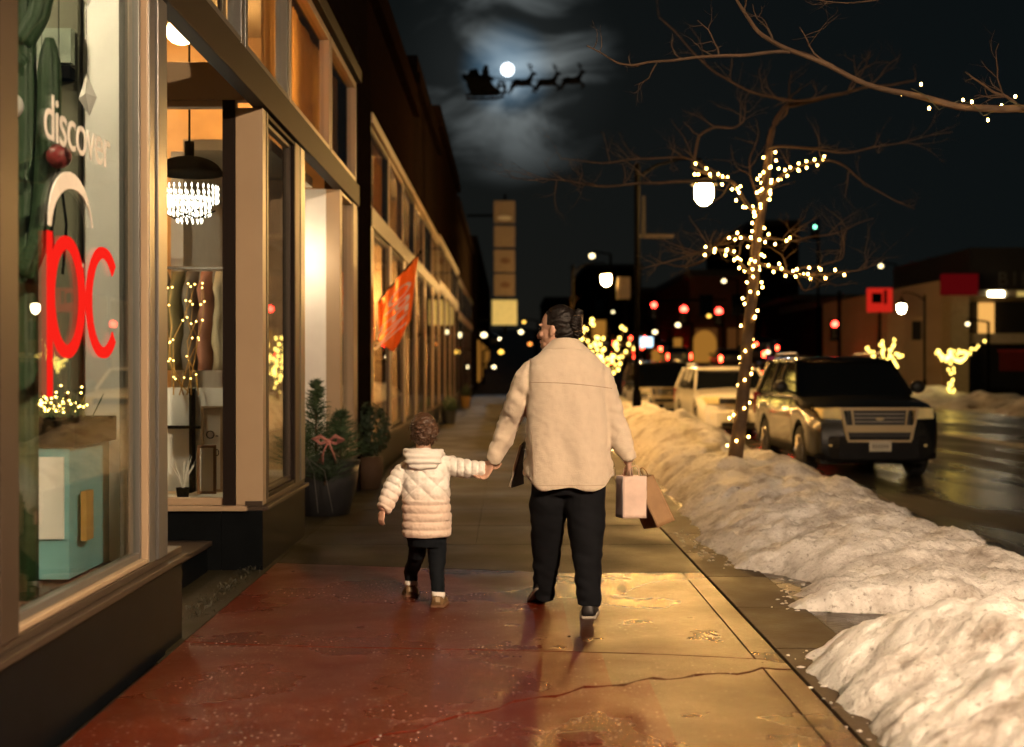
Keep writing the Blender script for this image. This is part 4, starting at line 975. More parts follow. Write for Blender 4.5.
def head(mb, c, f, sc=1.0, child=False):
    """skull, jaw, nose, lips, ears; f = facing direction, c = centre at eye height"""
    f = V(f).normalized(); u = V((0,0,1)); s = f.cross(u).normalized(); c = V(c); k = sc
    R = Matrix((s, f, u)).transposed()
    def L(x, y, z): return c+(s*x+f*y+u*z)*k
    mb.ball(L(0,-.012,.028), (.076*k,.098*k,.092*k), 24, 16, R)
    mb.ball(L(0,.022,-.020), (.064*k,.070*k,.085*k), 20, 14, R)
    mb.ball(L(0,.050,-.080), (.042*k,.038*k,.034*k), 16, 10, R)      # jaw and chin
    mb.ball(L(0,.084,-.094), (.018*k,.014*k,.016*k), 12, 8, R)
    mb.tube([L(0,.088,.012), L(0,.103,-.018), L(0,.112,-.038)], [.007*k,.010*k,.0135*k], 10); mb.ball(L(0,.108,-.040), .013*k, 10, 8)
    for q in (-1,1):
        mb.ball(L(.012*q,.099,-.043), .0075*k, 8, 6)
        mb.ball(L(.040*q,.070,-.028), (.020*k,.018*k,.018*k), 12, 8, R)   # cheek
        mb.tube([L(.012*q,.091,.022), L(.034*q,.086,.026), L(.054*q,.070,.020)], [.007*k]*3, 8)  # brow
        mb.ball(L(.074*q,-.012,-.012), (.009*k,.018*k,.030*k), 12, 10, R); mb.ball(L(.075*q,-.008,-.034), (.007*k,.010*k,.011*k), 8, 6, R)
    mb.tube([L(-.022,.088,-.064), L(0,.098,-.062), L(.022,.088,-.064)], [.0055*k]*3, 8); mb.tube([L(-.018,.088,-.073), L(0,.096,-.073), L(.018,.088,-.073)], [.0062*k]*3, 8)
    return L, R
def face_bits(parent, L, R, k=1):
    for q in (-1,1):
        MB().ball(L(.032*q,.079,.004), .0115*k, 12, 8).build('eye', M['eye'], parent, smooth=True)
    MB().tube([L(-.021,.0895,-.068), L(0,.1005,-.068), L(.021,.0895,-.068)], [.0045*k]*3, 8).build('lips', M['lip'], parent, smooth=True)
# ---------------------------------------------------------------- woman
YW = 7.32
def Q(px, py, Y=YW): return P(px, py, Y)
wo = thing('person', 'adult in cream wool coat and black trousers walking away with two paper bags', 'person', (.33,YW,0))
hc = Q(556.5,328.5,7.38); fd = V((-.87,.48,-.05)).normalized()
wb = MB(); L, R = head(wb, hc, fd, 1.03)
neck0 = Q(566,352,7.34); wb.tube([neck0+V((0,-.0,-.10)), neck0, L(0,-.028,-.06)], [.075,.058,.056], 18)
# arms with hands
LW = V((-.085,7.395,.835)); LH = V((-.118,7.41,.775))
RW = Q(629,462,7.18); 
sL = Q(533,374); eL = Q(509,424,7.40); sR = Q(600,376); eR = Q(616,424,7.30)
limbp(wb, [(sL,.055),(eL,.042),(LW,.028)]); limbp(wb, [(sR,.055),(eR,.042),(RW,.028)])
hand(wb, LW, (-.55,.10,-.86), (-.55,-.45,.2), .175, .62, 1)
hand(wb, RW, (.02,-.05,-1), (-1,.05,.0), .175, 1.05, 1)
wb.hloft([(.335,7.32,.70,.15,.11),(.335,7.32,.85,.17,.12),(.335,7.32,1.05,.15,.11),(.335,7.32,1.25,.17,.11),(.33,7.32,1.38,.16,.09),(.33,7.33,1.46,.07,.06)])
aR = V((Q(589,606,7.15).x,7.16,.07)); kR = V((.44,7.24,.45)); hR = V((.43,7.32,.80))
aL = V((Q(543,592,7.50).x,7.52,.12)); kL = V((.215,7.40,.47)); hL = V((.25,7.32,.80))
limbp(wb, [(hR,.075),(kR,.055),(aR,.038)]); limbp(wb, [(hL,.075),(kL,.055),(aL,.038)])
for a, hl in ((aR,0),(aL,.05)): wb.tube([a, a+V((0,.03,-.03)), a+V((0,.14,-.045-hl))], [.032,.032,.02], 12)
body = remesh('body', wb, .0042, M['skin'], wo, sm=2, fac=.5)
face_bits(wo, L, R)
# coat
def bell(x): return math.exp(-x*x)
ct = MB()
secs = [(.325,7.33,1.515,.062,.066),(.325,7.33,1.49,.098,.085),(.325,7.325,1.455,.155,.105),(.322,7.32,1.415,.195,.125),(.322,7.315,1.36,.218,.145),(.328,7.31,1.28,.228,.155),(.335,7.31,1.15,.233,.160),(.340,7.31,1.0,.234,.160),(.343,7.31,.88,.238,.162),(.345,7.31,.77,.250,.168),(.349,7.31,.692,.256,.172)]
ct.hloft(secs, 40, p=2.5)
sL2 = Q(539,366); sR2 = Q(593,369)
limbp(ct, [(sL2,(.075,.08)),(Q(526,381,7.32),(.075,.085)),(Q(516,405,7.35),(.068,.078)),(eL,(.060,.066)),(Q(498,447,7.40),(.053,.057)),(LW+V((.012,-.004,.02)),(.047,.049)),(LW+V((.004,0,-.0)),(.047,.049))], 20)
limbp(ct, [(sR2,(.075,.08)),(Q(602,384,7.32),(.072,.082)),(Q(609,404,7.32),(.066,.076)),(eR,(.059,.065)),(Q(623,447,7.24),(.052,.056)),(RW+V((-.006,.006,.03)),(.046,.048)),(RW+V((.0,.0,.008)),(.046,.048))], 20)
def coat_d(p, n):
    z = p.z; d = 0
    body_ = max(0, 1-abs(p.x-.34)/.26)
    # long vertical folds that deepen to the hem, diagonal pulls from the arms, rumples in the sleeves
    d += .030*max(0,(1.32-z)/.6)*noise.noise(V((p.x*8+z*1.1, p.y*8, z*1.1)))+.009*noise.noise(V((p.x*5-z*6, p.y*5, z*3)))
    d += .006*noise.noise(V((p.x*16+z*5, p.y*16, z*6)))
    arm = (p.x < .115 or p.x > .56)
    if arm: d += .009*noise.noise(V((p.x*7, p.y*7, z*16+p.x*16)))+.007*noise.noise(V((p.x*18, p.y*18, z*34)))
    hem = .075*max(0,(abs(p.x-.347)-.15)/.09)**2 if z < .76 else 0
    # crease where sleeves are set in
    for sx, sg_ in ((.112,-1),(.545,1)):
        cx_ = sx+(-.0)*(1.4-z); 
        if z > 1.0 and p.y < 7.34: d -= .013*bell((p.x-cx_-sg_*(z-1.35)*(-.06))/.012)*min(1,(z-1.0)/.15)*(1 if z < 1.42 else max(0,1-(z-1.42)/.05))
    d += .0035*noise.noise(p*38)
    return n*d+V((0,0,hem*min(1,(.76-z)/.05)))
coat = remesh('coat', ct, .0095, M['coat_wool'], wo, sm=5, disp=coat_d)
dgx = bpy.context.evaluated_depsgraph_get()
def surf_line(o, par, pts, r, m, name, dirv=V((0,1,0)), lift=.0005):
    """thin raised seam laid on the surface of o (points are pushed along dirv until they meet it)"""
    off = V((0,0,0)); q = o
    while q: off += q.location; q = q.parent
    bv = BVHTree.FromPolygons([v.co+off for v in o.data.vertices], [tuple(p.vertices) for p in o.data.polygons])
    Z = []
    for p in pts:
        hit = bv.ray_cast(V(p)-dirv*1.0, dirv)
        if hit[0]: Z.append(hit[0]-dirv*lift)
    if len(Z) > 2: return MB().tube(Z, r, 5).build(name, m, par, smooth=True)
yo = [(.12+.46*i/40, YW, 1.290-.010*math.sin(i/40*PI)*-1-.035*(i/40)) for i in range(41)]
surf_line(coat, coat, yo, .0022, M['coat_seam'], 'seam')
surf_line(coat, coat, [(.105+.49*i/40, YW, .722) for i in range(41)], .0014, M['coat_seam'], 'seam')
surf_line(coat, coat, [(.128+.012*math.sin(i/9), YW, 1.02-.32*i/20) for i in range(21)], .0022, M['coat_seam'], 'seam')
cl_ = MB()
R2 = []
for k in range(25):
    a = -PI*.10+k/24*PI*1.2+PI     # wraps behind the neck
    x = .325+.066*math.cos(a); y = 7.335+.074*math.sin(a); z0_ = 1.535+.016*(-math.sin(a)-1); ox, oy = math.cos(a), math.sin(a)
    R2.append([(x,y,z0_+.006),(x+ox*.012,y+oy*.010,z0_+.006),(x+ox*.052,y+oy*.026,z0_-.034),(x+ox*.085,y+oy*.036,z0_-.062),(x+ox*.062,y+oy*.020,z0_-.066),(x-ox*.010,y-oy*.010,z0_-.05)])
cl_.rings(R2); cb_ = cl_.build('collar', M['coat_wool'], coat, smooth=True); sd = cb_.modifiers.new('s','SUBSURF'); sd.levels = 2; sd.render_levels = 2
# open front edge of the coat swinging out on the left, dark inside
fp = MB(); 
fp.rings([[Q(526,442,7.43),Q(524,441,7.46),Q(520,446,7.47),Q(522,447,7.44)],[Q(523,462,7.43),Q(520,462,7.47),Q(514,468,7.48),Q(517,468,7.44)],[Q(524,484,7.42),Q(519,485,7.46),Q(509,487,7.48),Q(512,488,7.44)]])
fp.build('front_flap', M['coat_lining'], coat)
fe = MB().tube([Q(521,445,7.45),Q(515,467,7.46),Q(510,487,7.46)], [.008,.009,.009], 6).build('flap_edge', M['coat_wool'], coat, smooth=True)
MB().ball(Q(524.3,450,7.125), (.008,.005,.008), 10, 6).build('button', M['button'], coat, smooth=True)
# trousers
tm = MB()
tm.hloft([(.345,7.32,.66,.165,.13),(.342,7.32,.74,.19,.14),(.34,7.32,.82,.185,.135),(.34,7.32,.92,.16,.12)], 28)
def px_r(px, py, Y, w): return (Q(px,py,Y), (w/2*Y/F, w/2*Y/F*1.02))
limbp(tm, [(V((.245,7.32,.80)),.10),px_r(549,500,7.34,39),px_r(547.5,530,7.39,34),px_r(546,560,7.45,26.5),px_r(544.5,585,7.50,22.5),px_r(544,597,7.53,21.5)], 20)
limbp(tm, [(V((.43,7.32,.80)),.11),px_r(585.5,500,7.29,42),px_r(586.5,530,7.24,37),px_r(588,560,7.19,29),px_r(588.5,590,7.15,25),px_r(588.5,606,7.14,24)], 20)
def tro_d(p, n):
    fol = noise.noise(V((p.x*9, p.y*9, p.z*11)))*.009+noise.noise(V((p.x*12, p.y*12, p.z*24+p.x*8)))*(.011 if p.z < .35 else .005)
    return fol
tro = remesh('trousers', tm, .010, M['trouser'], wo, sm=4, disp=tro_d)
def shoe(par, ank, toe_dir, ln, h, m, ms, pitch=0, kk=1.0, name='shoe'):
    """toe_dir on the ground; pitch lifts the heel"""
    td = V(toe_dir).normalized(); sd_ = td.cross(V((0,0,1))); up = V((0,0,1)); c = V(ank)
    tip = c+td*ln*.72
    def T(x, y, z):
        # x side, y forward from the heel, z up; rotate about ball of the foot
        p = td*(y-.28*ln)+sd_*x+up*z
        piv = td*(.45*ln); q = p-piv; a = -pitch; f_ = q.dot(td); g_ = q.dot(up)
        q = sd_*q.dot(sd_)+td*(f_*math.cos(a)-g_*math.sin(a)*-1)+up*(g_*math.cos(a)+(-f_)*math.sin(-a)*1) if pitch and f_ < 0 else q
        return c+piv+q
    secs = [(0,.026,.055),(.06,.036,h),(.22,.038,h),(.38,.038,h*.8),(.55,.044,h*.55),(.75,.046,.048),(.92,.036,.036),(1.0,.018,.022)]
    up_ = []; so_ = []
    for (u_, w_, hh) in secs:
        w_ *= kk; y = u_*ln; hh *= 1
        up_.append([T(w_*math.cos(a)*(1 if math.sin(a) < .3 else .9), y, .014+max(0,math.sin(a))**.8*hh if math.sin(a) > 0 else .014) for a in [2*PI*k/14 for k in range(14)]])
        so_.append([T(-w_-.004,y,0),T(w_+.004,y,0),T(w_+.004,y,.018),T(-w_-.004,y,.018)])
    o = MB().rings(up_).build(name, m, par, smooth=True); MB().rings(so_).build('sole', ms, o, bevel=.003); return o
shoe(wo, (aR.x,7.15,.0), (.12,.99,0), .25, .085, M['shoe_dark'], M['shoe_sole'], kk=1.1)
shoe(wo, (aL.x-.015,7.50,.0), (-.18,.98,0), .25, .085, M['shoe_dark'], M['shoe_sole'], pitch=.55, kk=1.1)
# hair: smooth cap drawn back into a twist held by a claw clip
hm = MB(); k = 1
hm.ball(L(0,-.022,.038), (.086,.100,.094), 28, 18, R)
hm.ball(L(0,-.052,-.012), (.074,.070,.075), 20, 14, R)
cut = hm
def hair_d(p, n):
    q = p-hc; lx = q.dot(R.col[0]); ly = q.dot(R.col[1]); lz = q.z
    d = .0025*noise.noise(V((lx*60, lz*20, ly*8)))+.0022*math.sin((lz*.8+abs(lx)*.4)*240+noise.noise(q*20)*4)
    # pull the hairline back off the face and ear
    face = max(0, (ly-.022)/.05) * (1 if lz < .066 else max(0,1-(lz-.066)/.02))
    side = max(0, 1-abs(lz+.02)/.05)*max(0,1-abs(ly-.005)/.04)*(.6 if abs(lx) > .05 else 0)
    return n*(d)-n*.045*min(1,face)-n*.02*side
hr = remesh('hair', hm, .005, M['hair_dark'], wo, sm=2, disp=hair_d)
bn = MB(); bc = L(0,-.122,.012)
for i in range(7):
    a = i*1.05; o_ = (R.col[0]*math.cos(a)*.018+V((0,0,1))*(-.045+.017*i)); bn.ball(bc+o_*1.15, (.036,.031,.026), 12, 8, R)
remesh('hair_twist', bn, .004, M['hair_dark'], hr, sm=2, disp=lambda p, n: .003*math.sin(p.z*400+p.x*220))
mat('claw_clip', (.14,.09,.05), .3)
cc = MB()
for i in range(7):
    z = -.040+.015*i
    cc.tube([bc+R.col[0]*-.034+V((0,0,z)), bc-R.col[1]*.030+V((0,0,z+.004)), bc+R.col[0]*.034+V((0,0,z))], [.002,.0035,.002], 5)
cc.tube([bc-R.col[1]*.034+V((0,0,-.045)), bc-R.col[1]*.038+V((0,0,.055))], .0045, 6); cc.build('hair_clip', M['claw_clip'], hr, smooth=True)
st_ = MB(); rs5 = random.Random(9)
for i in range(26):
    d = V((rs5.gauss(0,1),rs5.gauss(-.6,.6),rs5.gauss(.1,.7))).normalized(); p = L(d.x*.085,-.022+d.y*.098,.036+d.z*.092); e = (R @ V((rs5.gauss(0,.5),-1,rs5.gauss(-.1,.5)))).normalized()
    st_.tube([p, p+e*.02+V((0,0,.006)), p+e*.045+V((rs5.gauss(0,.006),0,rs5.gauss(0,.008)))], [.0009,.0008,.0004], 4)
_o = st_.build('loose_strands', M['hair_dark'], hr); _o['kind'] = 'stuff'
# ---------------------------------------------------------------- child
YC = 7.50
def C(px, py, Y=YC): return P(px, py, Y)
chd = thing('person', 'small child in a quilted white and blush puffer jacket, holding the adult\'s hand', 'person', (-.47,YC,0))
hc2 = C(423,432,7.52); f2 = V((-.22,.97,-.05))
cbm = MB(); L2, R2_ = head(cbm, hc2, f2, .86)
nk = C(424,452); cbm.tube([nk+V((0,0,-.08)), nk, hc2+V((0,-.01,-.06))], [.06,.045,.042], 14)
cLs = C(408,468); cLe = C(391,492,7.48); cLw = C(383,511,7.44)
cRs = C(444,466); cRe = C(467,469,7.46); cRw = C(487,468.5,7.41)
for a in ([(cLs,.045),(cLe,.03),(cLw,.022)], [(cRs,.045),(cRe,.03),(cRw,.022)]): limbp(cbm, a)
hand(cbm, cLw, (-.22,-.05,-.97), (.6,.8,0), .105, .45, -1)
hand(cbm, cRw, (1,-.05,.12), (0,-.3,1), .105, .35, 1, tcurl=.2)
cbm.hloft([(C(427,540).x,YC,.36,.09,.08),(C(427,520).x,YC,.5,.12,.10),(C(427,490).x,YC,.68,.11,.09),(C(426,462).x,YC,.82,.10,.07)])
gaL = V((C(412,590,7.86).x,7.80,.075)); gaR = V((C(438,600,7.45).x,7.46,.065))
limbp(cbm, [(V((C(417,540).x,YC,.40)),.045),(V((C(415,566,7.65).x,7.66,.235)),.026),(gaL+V((0,-.02,.075)),.022),(gaL,.020)]); limbp(cbm, [(V((C(436,540).x,YC,.40)),.055),(V((C(437,565,7.5).x,7.50,.22)),.04),(gaR,.028)])
for a in (gaL, gaR): cbm.tube([a, a+V((0,.02,-.03)), a+V((0,.09,-.045))], [.024,.024,.016], 10)
cbody = remesh('body', cbm, .0036, M['skin'], chd, sm=2)
face_bits(chd, L2, R2_, .86)
# puffer jacket: colour runs from white to blush down the cloth (a dyed ombre)
m = bpy.data.materials.new('puffer'); nt, b = nodes(m); N = nt.nodes; LK = nt.links
tc = N.new('ShaderNodeTexCoord'); sp = N.new('ShaderNodeSeparateXYZ'); LK.new(tc.outputs['Object'], sp.inputs[0])
cr = N.new('ShaderNodeMapRange'); cr.inputs[1].default_value = .70; cr.inputs[2].default_value = .58; LK.new(sp.outputs[2], cr.inputs[0])
mx = N.new('ShaderNodeMix'); mx.data_type = 'RGBA'; mx.inputs[6].default_value = (.86,.82,.75,1); mx.inputs[7].default_value = (.72,.56,.45,1); LK.new(cr.outputs[0], mx.inputs[0]); LK.new(mx.outputs[2], b.inputs['Base Color'])
b.inputs['Roughness'].default_value = .5; b.inputs['Sheen Weight'].default_value = .2
nz = N.new('ShaderNodeTexNoise'); nz.inputs['Scale'].default_value = 45; nz.inputs['Detail'].default_value = 4; LK.new(tc.outputs['Object'], nz.inputs['Vector'])
bp = N.new('ShaderNodeBump'); bp.inputs['Strength'].default_value = .35; bp.inputs['Distance'].default_value = .006; LK.new(nz.outputs['Fac'], bp.inputs['Height']); LK.new(bp.outputs[0], b.inputs['Normal']); M['puffer'] = m
jm = MB(); cxs = lambda px: C(px,490).x
jm.hloft([(cxs(425),7.51,.895,.062,.06),(cxs(426),7.51,.87,.085,.075),(cxs(426),7.50,.835,.115,.09),(cxs(426),7.50,.79,.135,.105),(cxs(426),7.50,.70,.137,.112),(cxs(426),7.50,.60,.137,.116),(cxs(427),7.50,.50,.139,.118),(cxs(427),7.50,.42,.139,.118),(cxs(427),7.50,.395,.132,.110)], 36, p=2.4)
limbp(jm, [(C(412,466),(.052,.055)),(C(402,474),(.056,.058)),(C(394,486,7.49),(.055,.056)),(cLe+V((-.003,0,-.01)),(.053,.053)),(C(385,507,7.45),(.046,.046)),(cLw+V((0,0,.006)),(.036,.036))], 18)
limbp(jm, [(C(440,464),(.052,.055)),(C(452,466,7.49),(.056,.056)),(cRe+V((-.02,0,.004)),(.053,.053)),(C(476,469,7.43),(.046,.048)),(cRw+V((-.004,0,0)),(.036,.037))], 18, ref=(0,0,1))
cxc = cxs(426)
def puf(p, n):
    z = p.z; x = p.x-cxc; arm = abs(x) > .142
    d = .0035*noise.noise(p*26)+.0025*noise.noise(p*60)
    if arm:
        if x < 0:
            ax = (V(cLw)-V(cLs)).normalized(); s = (p-V(cLs)).dot(ax)
        else: s = p.x
        d += .0085*(abs(math.sin(s*PI/.042))**.55-.6)
    elif z < .615:
        d += .010*(abs(math.sin((z-.395)*PI/.048))**.55-.6)
    elif z < .86:
        a = math.atan2(p.y-YC, x)*.13; u = (a/.062+z/.050); w_ = (a/.062-z/.050)
        d += .0115*((abs(math.sin(u*PI/2))*abs(math.sin(w_*PI/2)))**.4-.65)
    return d
jk = remesh('jacket', jm, .0052, M['puffer'], chd, sm=3, disp=puf)
hd = MB(); hcx = cxs(424)
pts = []
for i in range(17):
    a = PI*1.0+PI*1.0*i/16; pts.append((hcx+.088*math.cos(a)*1.0, 7.46+.045*math.sin(a), .865+.0*math.sin(a)))
hd.ball((hcx,7.415,.845),(.105,.060,.068),22,14); hd.ball((hcx,7.425,.872),(.112,.066,.036),22,12)
hd.tube([(hcx-.10,7.50,.875),(hcx-.098,7.45,.885),(hcx-.06,7.405,.893),(hcx,7.39,.895),(hcx+.06,7.405,.893),(hcx+.098,7.45,.885),(hcx+.10,7.50,.875)], .022, 12)
def hood_d(p, n):
    return .004*math.sin(p.z*190+3*noise.noise(p*10))+.004*noise.noise(p*22)
remesh('hood', hd, .005, M['puffer'], jk, sm=4, disp=hood_d)
# leggings
gm_ = MB(); gm_.hloft([(C(427,540).x,7.5,.34,.095,.085),(C(427,530).x,7.5,.44,.115,.10),(C(427,520).x,7.5,.5,.10,.09)],20)
limbp(gm_, [(V((C(417,540).x,YC,.40)),.062),(V((C(417,552,7.55).x,7.56,.31)),.052),(V((C(415,566,7.65).x,7.66,.235)),.047),(gaL+V((0,-.02,.075)),.042),(gaL+V((0,-.004,.03)),.040),(gaL+V((0,0,.010)),.038)])
limbp(gm_, [(V((C(436,540).x,YC,.40)),.062),(V((C(437,555,7.5).x,7.50,.29)),.054),(V((C(437,572,7.48).x,7.48,.2)),.045),(gaR+V((0,0,.05)),.040),(gaR+V((0,0,.02)),.040)])
remesh('leggings', gm_, .006, M['legging'], chd, sm=3, disp=lambda p, n: .004*noise.noise(V((p.x*20,p.y*20,p.z*45))))
for a, pt, dirn in ((gaL,.0,(-.12,.99,0)),(gaR,.0,(.10,.99,0))):
    MB().hloft([(a.x,a.y-.004,a.z-.022,.034,.036),(a.x,a.y-.004,a.z+.002,.041,.043),(a.x,a.y-.004,a.z+.016,.040,.041),(a.x,a.y-.004,a.z+.024,.034,.035)],16).build('sock', M['sock_white'], chd, smooth=True)
    bo = shoe(chd, (a.x,a.y,0), dirn, .165, .072, M['boot_tan'], M['walnut'], kk=1.05, name='boot')
    MB().box(a.x-.012,a.x+.012,a.y-.056,a.y-.048,.034,.060).build('heel_tab', M['cream_frame'], bo)
# curly hair
ch_ = MB(); rr = random.Random(4)
ch_.ball(L2(0,-.018,.034), (.074,.088,.085), 22, 14, R2_); ch_.ball(L2(0,-.055,-.022), (.066,.050,.060), 18, 12, R2_)
for i in range(70):
    d = V((rr.gauss(0,1),rr.gauss(-.9,.8),rr.gauss(.1,.9))).normalized()
    if d.y > .45 and d.z < .5: continue
    ch_.ball(L2(d.x*.082,-.025+d.y*.088,.010+d.z*.088), rr.uniform(.012,.022), 8, 6)
h2 = remesh('hair', ch_, .0042, M['hair_brown'], chd, sm=1, disp=lambda p, n: .0035*noise.noise(p*75)+.003*math.sin(p.z*260+8*noise.noise(p*25)))
cu_ = MB()
for i in range(80):
    d = V((rr.gauss(0,1),rr.gauss(-.9,.8),rr.gauss(0,.9))).normalized()
    if d.y > .4 and d.z < .4: continue
    p = L2(d.x*.078,-.025+d.y*.084,.010+d.z*.084); r0 = rr.uniform(.008,.014); pts = []
    dr = (d*.4+V((rr.gauss(0,.4),rr.gauss(0,.4),-.8))).normalized(); u = dr.cross(d).normalized(); w_ = dr.cross(u)
    for k_ in range(12): a = k_*.75; pts.append(p+dr*.0038*k_+(u*math.cos(a)+w_*math.sin(a))*r0*.7)
    cu_.tube(pts, [.0022]*11+[.001], 4)
cu_.build('curl', M['hair_brown'], h2, smooth=True)['kind'] = 'stuff'
# ---------------------------------------------------------------- paper bags held in the right hand
def bag(name, label, grp, base, ax, ay, az, mf, ms, hl, thick=.0012):
    """open-topped gusseted bag: base centre, half-width, half-depth and full-height vectors"""
    t = thing(name, label, 'bag', base, grp); b = V(base); ax, ay, az = V(ax), V(ay), V(az); un = ay.normalized()
    def face(c, u, h, nrm, nm, mt):
        n_ = 10; vs = []; fs = []
        for j in range(n_+1):
            for i in range(n_+1):
                p = c+u*(2*i/n_-1)+h*(j/n_); p += nrm*.004*noise.noise(p*14); vs.append(p)
        for j in range(n_):
            for i in range(n_): a = j*(n_+1)+i; fs.append((a,a+1,a+n_+2,a+n_+1))
        o = MB().add(vs, fs).build(nm, mt, t, smooth=True, fixn=False); s = o.modifiers.new('s','SOLIDIFY'); s.thickness = thick; return o
    face(b-ay, ax, az, -un, 'front_panel', mf); face(b+ay, ax, az, un, 'back_panel', mf)
    face(b-ax, ay, az, -ax.normalized(), 'side_panel', ms); face(b+ax, ay, az, ax.normalized(), 'side_panel', ms)
    MB().add([b-ax-ay,b+ax-ay,b+ax+ay,b-ax+ay],[(0,1,2,3)]).build('bottom', mf, t, fixn=False)
    top = b+az; zu = az.normalized()
    for s in (-1,1):
        q = top+ay*s*.9; MB().tube([q-ax*.38-zu*.02, q-ax*.36+zu*hl*.6, q-ax*.2+zu*hl*.95, q+zu*hl, q+ax*.2+zu*hl*.95, q+ax*.36+zu*hl*.6, q+ax*.38-zu*.02], .0030, 6).build('handle', mf, t, smooth=True)
    return t
b0 = Q(631,518,7.15); b1_ = Q(631,476,7.15)
bag('paper_bag', 'pale pink paper bag with twisted handles hanging from the adult\'s right hand', 'paper bags in the adult\'s right hand', (b0.x+.004,7.17,b0.z), (.066,.010,0), (-.016,.040,0), (0,0,b1_.z-b0.z), M['paper_pink'], M['paper_grey'], .055)
k0 = Q(660,527,7.25)
bag('paper_bag', 'brown kraft paper bag swinging outward behind the pale bag', 'paper bags in the adult\'s right hand', (k0.x-.0,7.27,k0.z+.01), (.030,-.075,.012), (.050,.022,.018), (-.120,0,.255), M['kraft'], M['kraft'], .05)
# ================================================================ VEHICLES
mat('paint_dark', (.006,.006,.005), .22, metal=0, coat=.9, var=.05); mat('paint_white', (.85,.83,.78), .3, coat=.8, var=.04); mat('paint_black', (.012,.012,.014), .25, coat=.8)
mat('paint_grey', (.12,.12,.12), .3, coat=.6); mat('paint_red', (.2,.02,.015), .3, coat=.6)
mat('car_glass', (.006,.007,.008), .06, spec=.8, var=0); mat('rubber', (.012,.012,.012), .8); mat('alloy', (.32,.3,.27), .35, metal=.8); mat('chrome', (.62,.5,.3), .3, metal=.45, var=.03)
mat('lens', (.9,.78,.4), .12, spec=.8); mat('grille_black', (.01,.01,.01), .5); mat('plate', (.5,.47,.38), .5); mat('tail_off', (.2,.01,.008), .2); mat('plate_ink', (.16,.14,.12), .6)
def car_root(name, label, loc, grp): return thing(name, label, 'car', loc, grp)
def build_car(label, grp, paint, L_=4.8, W_=1.86, H_=1.72, hood=1.05, belt=1.12, kind='suv', lights=None, grille='frame', plate=True, name='parked_car'):
    """local frame: front at y=0 facing -y, wheels on z=0"""
    t = car_root(name, label, (0,0,0), grp); w = W_/2; wr = .37 if kind == 'suv' else .33; y1 = .92; y2 = L_-.98; gc = .28
    ys = sorted(set([0,.04,.12,.25,.4]+[round(y1+d*wr*1.18,3) for d in (-1,-.97,-.85,-.6,-.3,0,.3,.6,.85,.97,1)]+[1.5,1.8,2.2,2.6,3.0]+[round(y2+d*wr*1.18,3) for d in (-1,-.97,-.85,-.6,-.3,0,.3,.6,.85,.97,1)]+[L_-.35,L_-.15,L_-.05,L_]))
    rs = []
    for y in ys:
        nose = min(1, y/.30); tail = min(1, (L_-y)/.2)
        ww = w*(.86+.14*nose**.5)*(.93+.07*tail**.5)
        top = (hood-.16+.16*min(1,y/.35)**.6)+(belt-hood)*min(1,max(0,(y-.35)/1.1)); top *= (.97+.03*tail)
        zb = gc+.06*(1-nose)+.05*(1-tail)
        for yc in (y1,y2):
            dd = abs(y-yc)/(wr*1.17)
            if dd < 1: zb = max(zb, wr+wr*1.17*math.sqrt(1-dd*dd)*.98)
        zb = min(zb, top-.2); mid = zb+(top-zb)*.55
        h = [(-ww*.90,zb),(-ww*.985,zb+.05),(-ww,mid),(-ww*.975,top-.12),(-ww*.90,top-.025),(-ww*.7,top),(0,top+.035)]
        rs.append([(x,y,z) for x,z in h]+[(-x,y,z) for x,z in h[:-1][::-1]])
    b = MB().rings(rs).build('body', M[paint], t, smooth=True, world=False); 
    ms = b.modifiers.new('e','EDGE_SPLIT'); ms.split_angle = .6
    MB().box(-w*.8,w*.8,.25,L_-.3,.22,.75).build('underbody', M['grille_black'], t, world=False)
    # cabin
    yc0 = 1.28 if kind == 'suv' else 1.2; yt0 = 1.95 if kind == 'suv' else 2.1; yt1 = L_-.50; yc1 = L_-.10
    if kind == 'sedan': yt1 = L_-1.35; yc1 = L_-.75
    cw = w*.93; tw = w*.76; zt = H_-.03; cb = belt-.03
    G_ = [[(-cw,yc0,cb),(cw,yc0,cb),(cw,yc1,cb),(-cw,yc1,cb)],[(-cw*.97,yc0+.02,cb+.03),(cw*.97,yc0+.02,cb+.03),(cw*.97,yc1-.01,cb+.03),(-cw*.97,yc1-.01,cb+.03)],[(-tw,yt0,zt-.06),(tw,yt0,zt-.06),(tw,yt1,zt-.06),(-tw,yt1,zt-.06)]]
    MB().rings(G_).build('windows', M['car_glass'], t, bevel=.02, world=False)
    rf = []
    for i in range(9):
        u = i/8; y = yt0-.06+(yt1-yt0+.12)*u; e = math.sin(PI*min(1,max(0,u)))**.25 if 0<u<1 else 0
        z_ = zt-.055+.06*e; x = tw+.02
        rf.append([(-x,y,zt-.075),(-x*.97,y,z_-.01),(-x*.5,y,z_+.015),(x*.5,y,z_+.015),(x*.97,y,z_-.01),(x,y,zt-.075)])
    MB().rings(rf).build('roof', M[paint], t, smooth=True, world=False)
    for s in (-1,1):
        p = MB().tube([(s*cw*.985,yc0,cb+.01),(s*(tw+.012),yt0,zt-.055)],[(.028,.045)]*2,8)
        p.build('roof_pillar', M[paint], t, world=False); p = MB().tube([(s*cw*.99,yc1-.02,cb+.01),(s*(tw+.012),yt1,zt-.055)],[(.05,.06)]*2,8); p.build('roof_pillar', M[paint], t, world=False)
        for fr in ((.34,.64) if kind == 'suv' else (.5,)):
            yy = yt0+(yt1-yt0)*fr; MB().tube([(s*cw*.985,yy+.05,cb+.01),(s*(tw+.01),yy,zt-.055)],[(.02,.035)]*2,6).build('roof_pillar', M[paint], t, world=False)
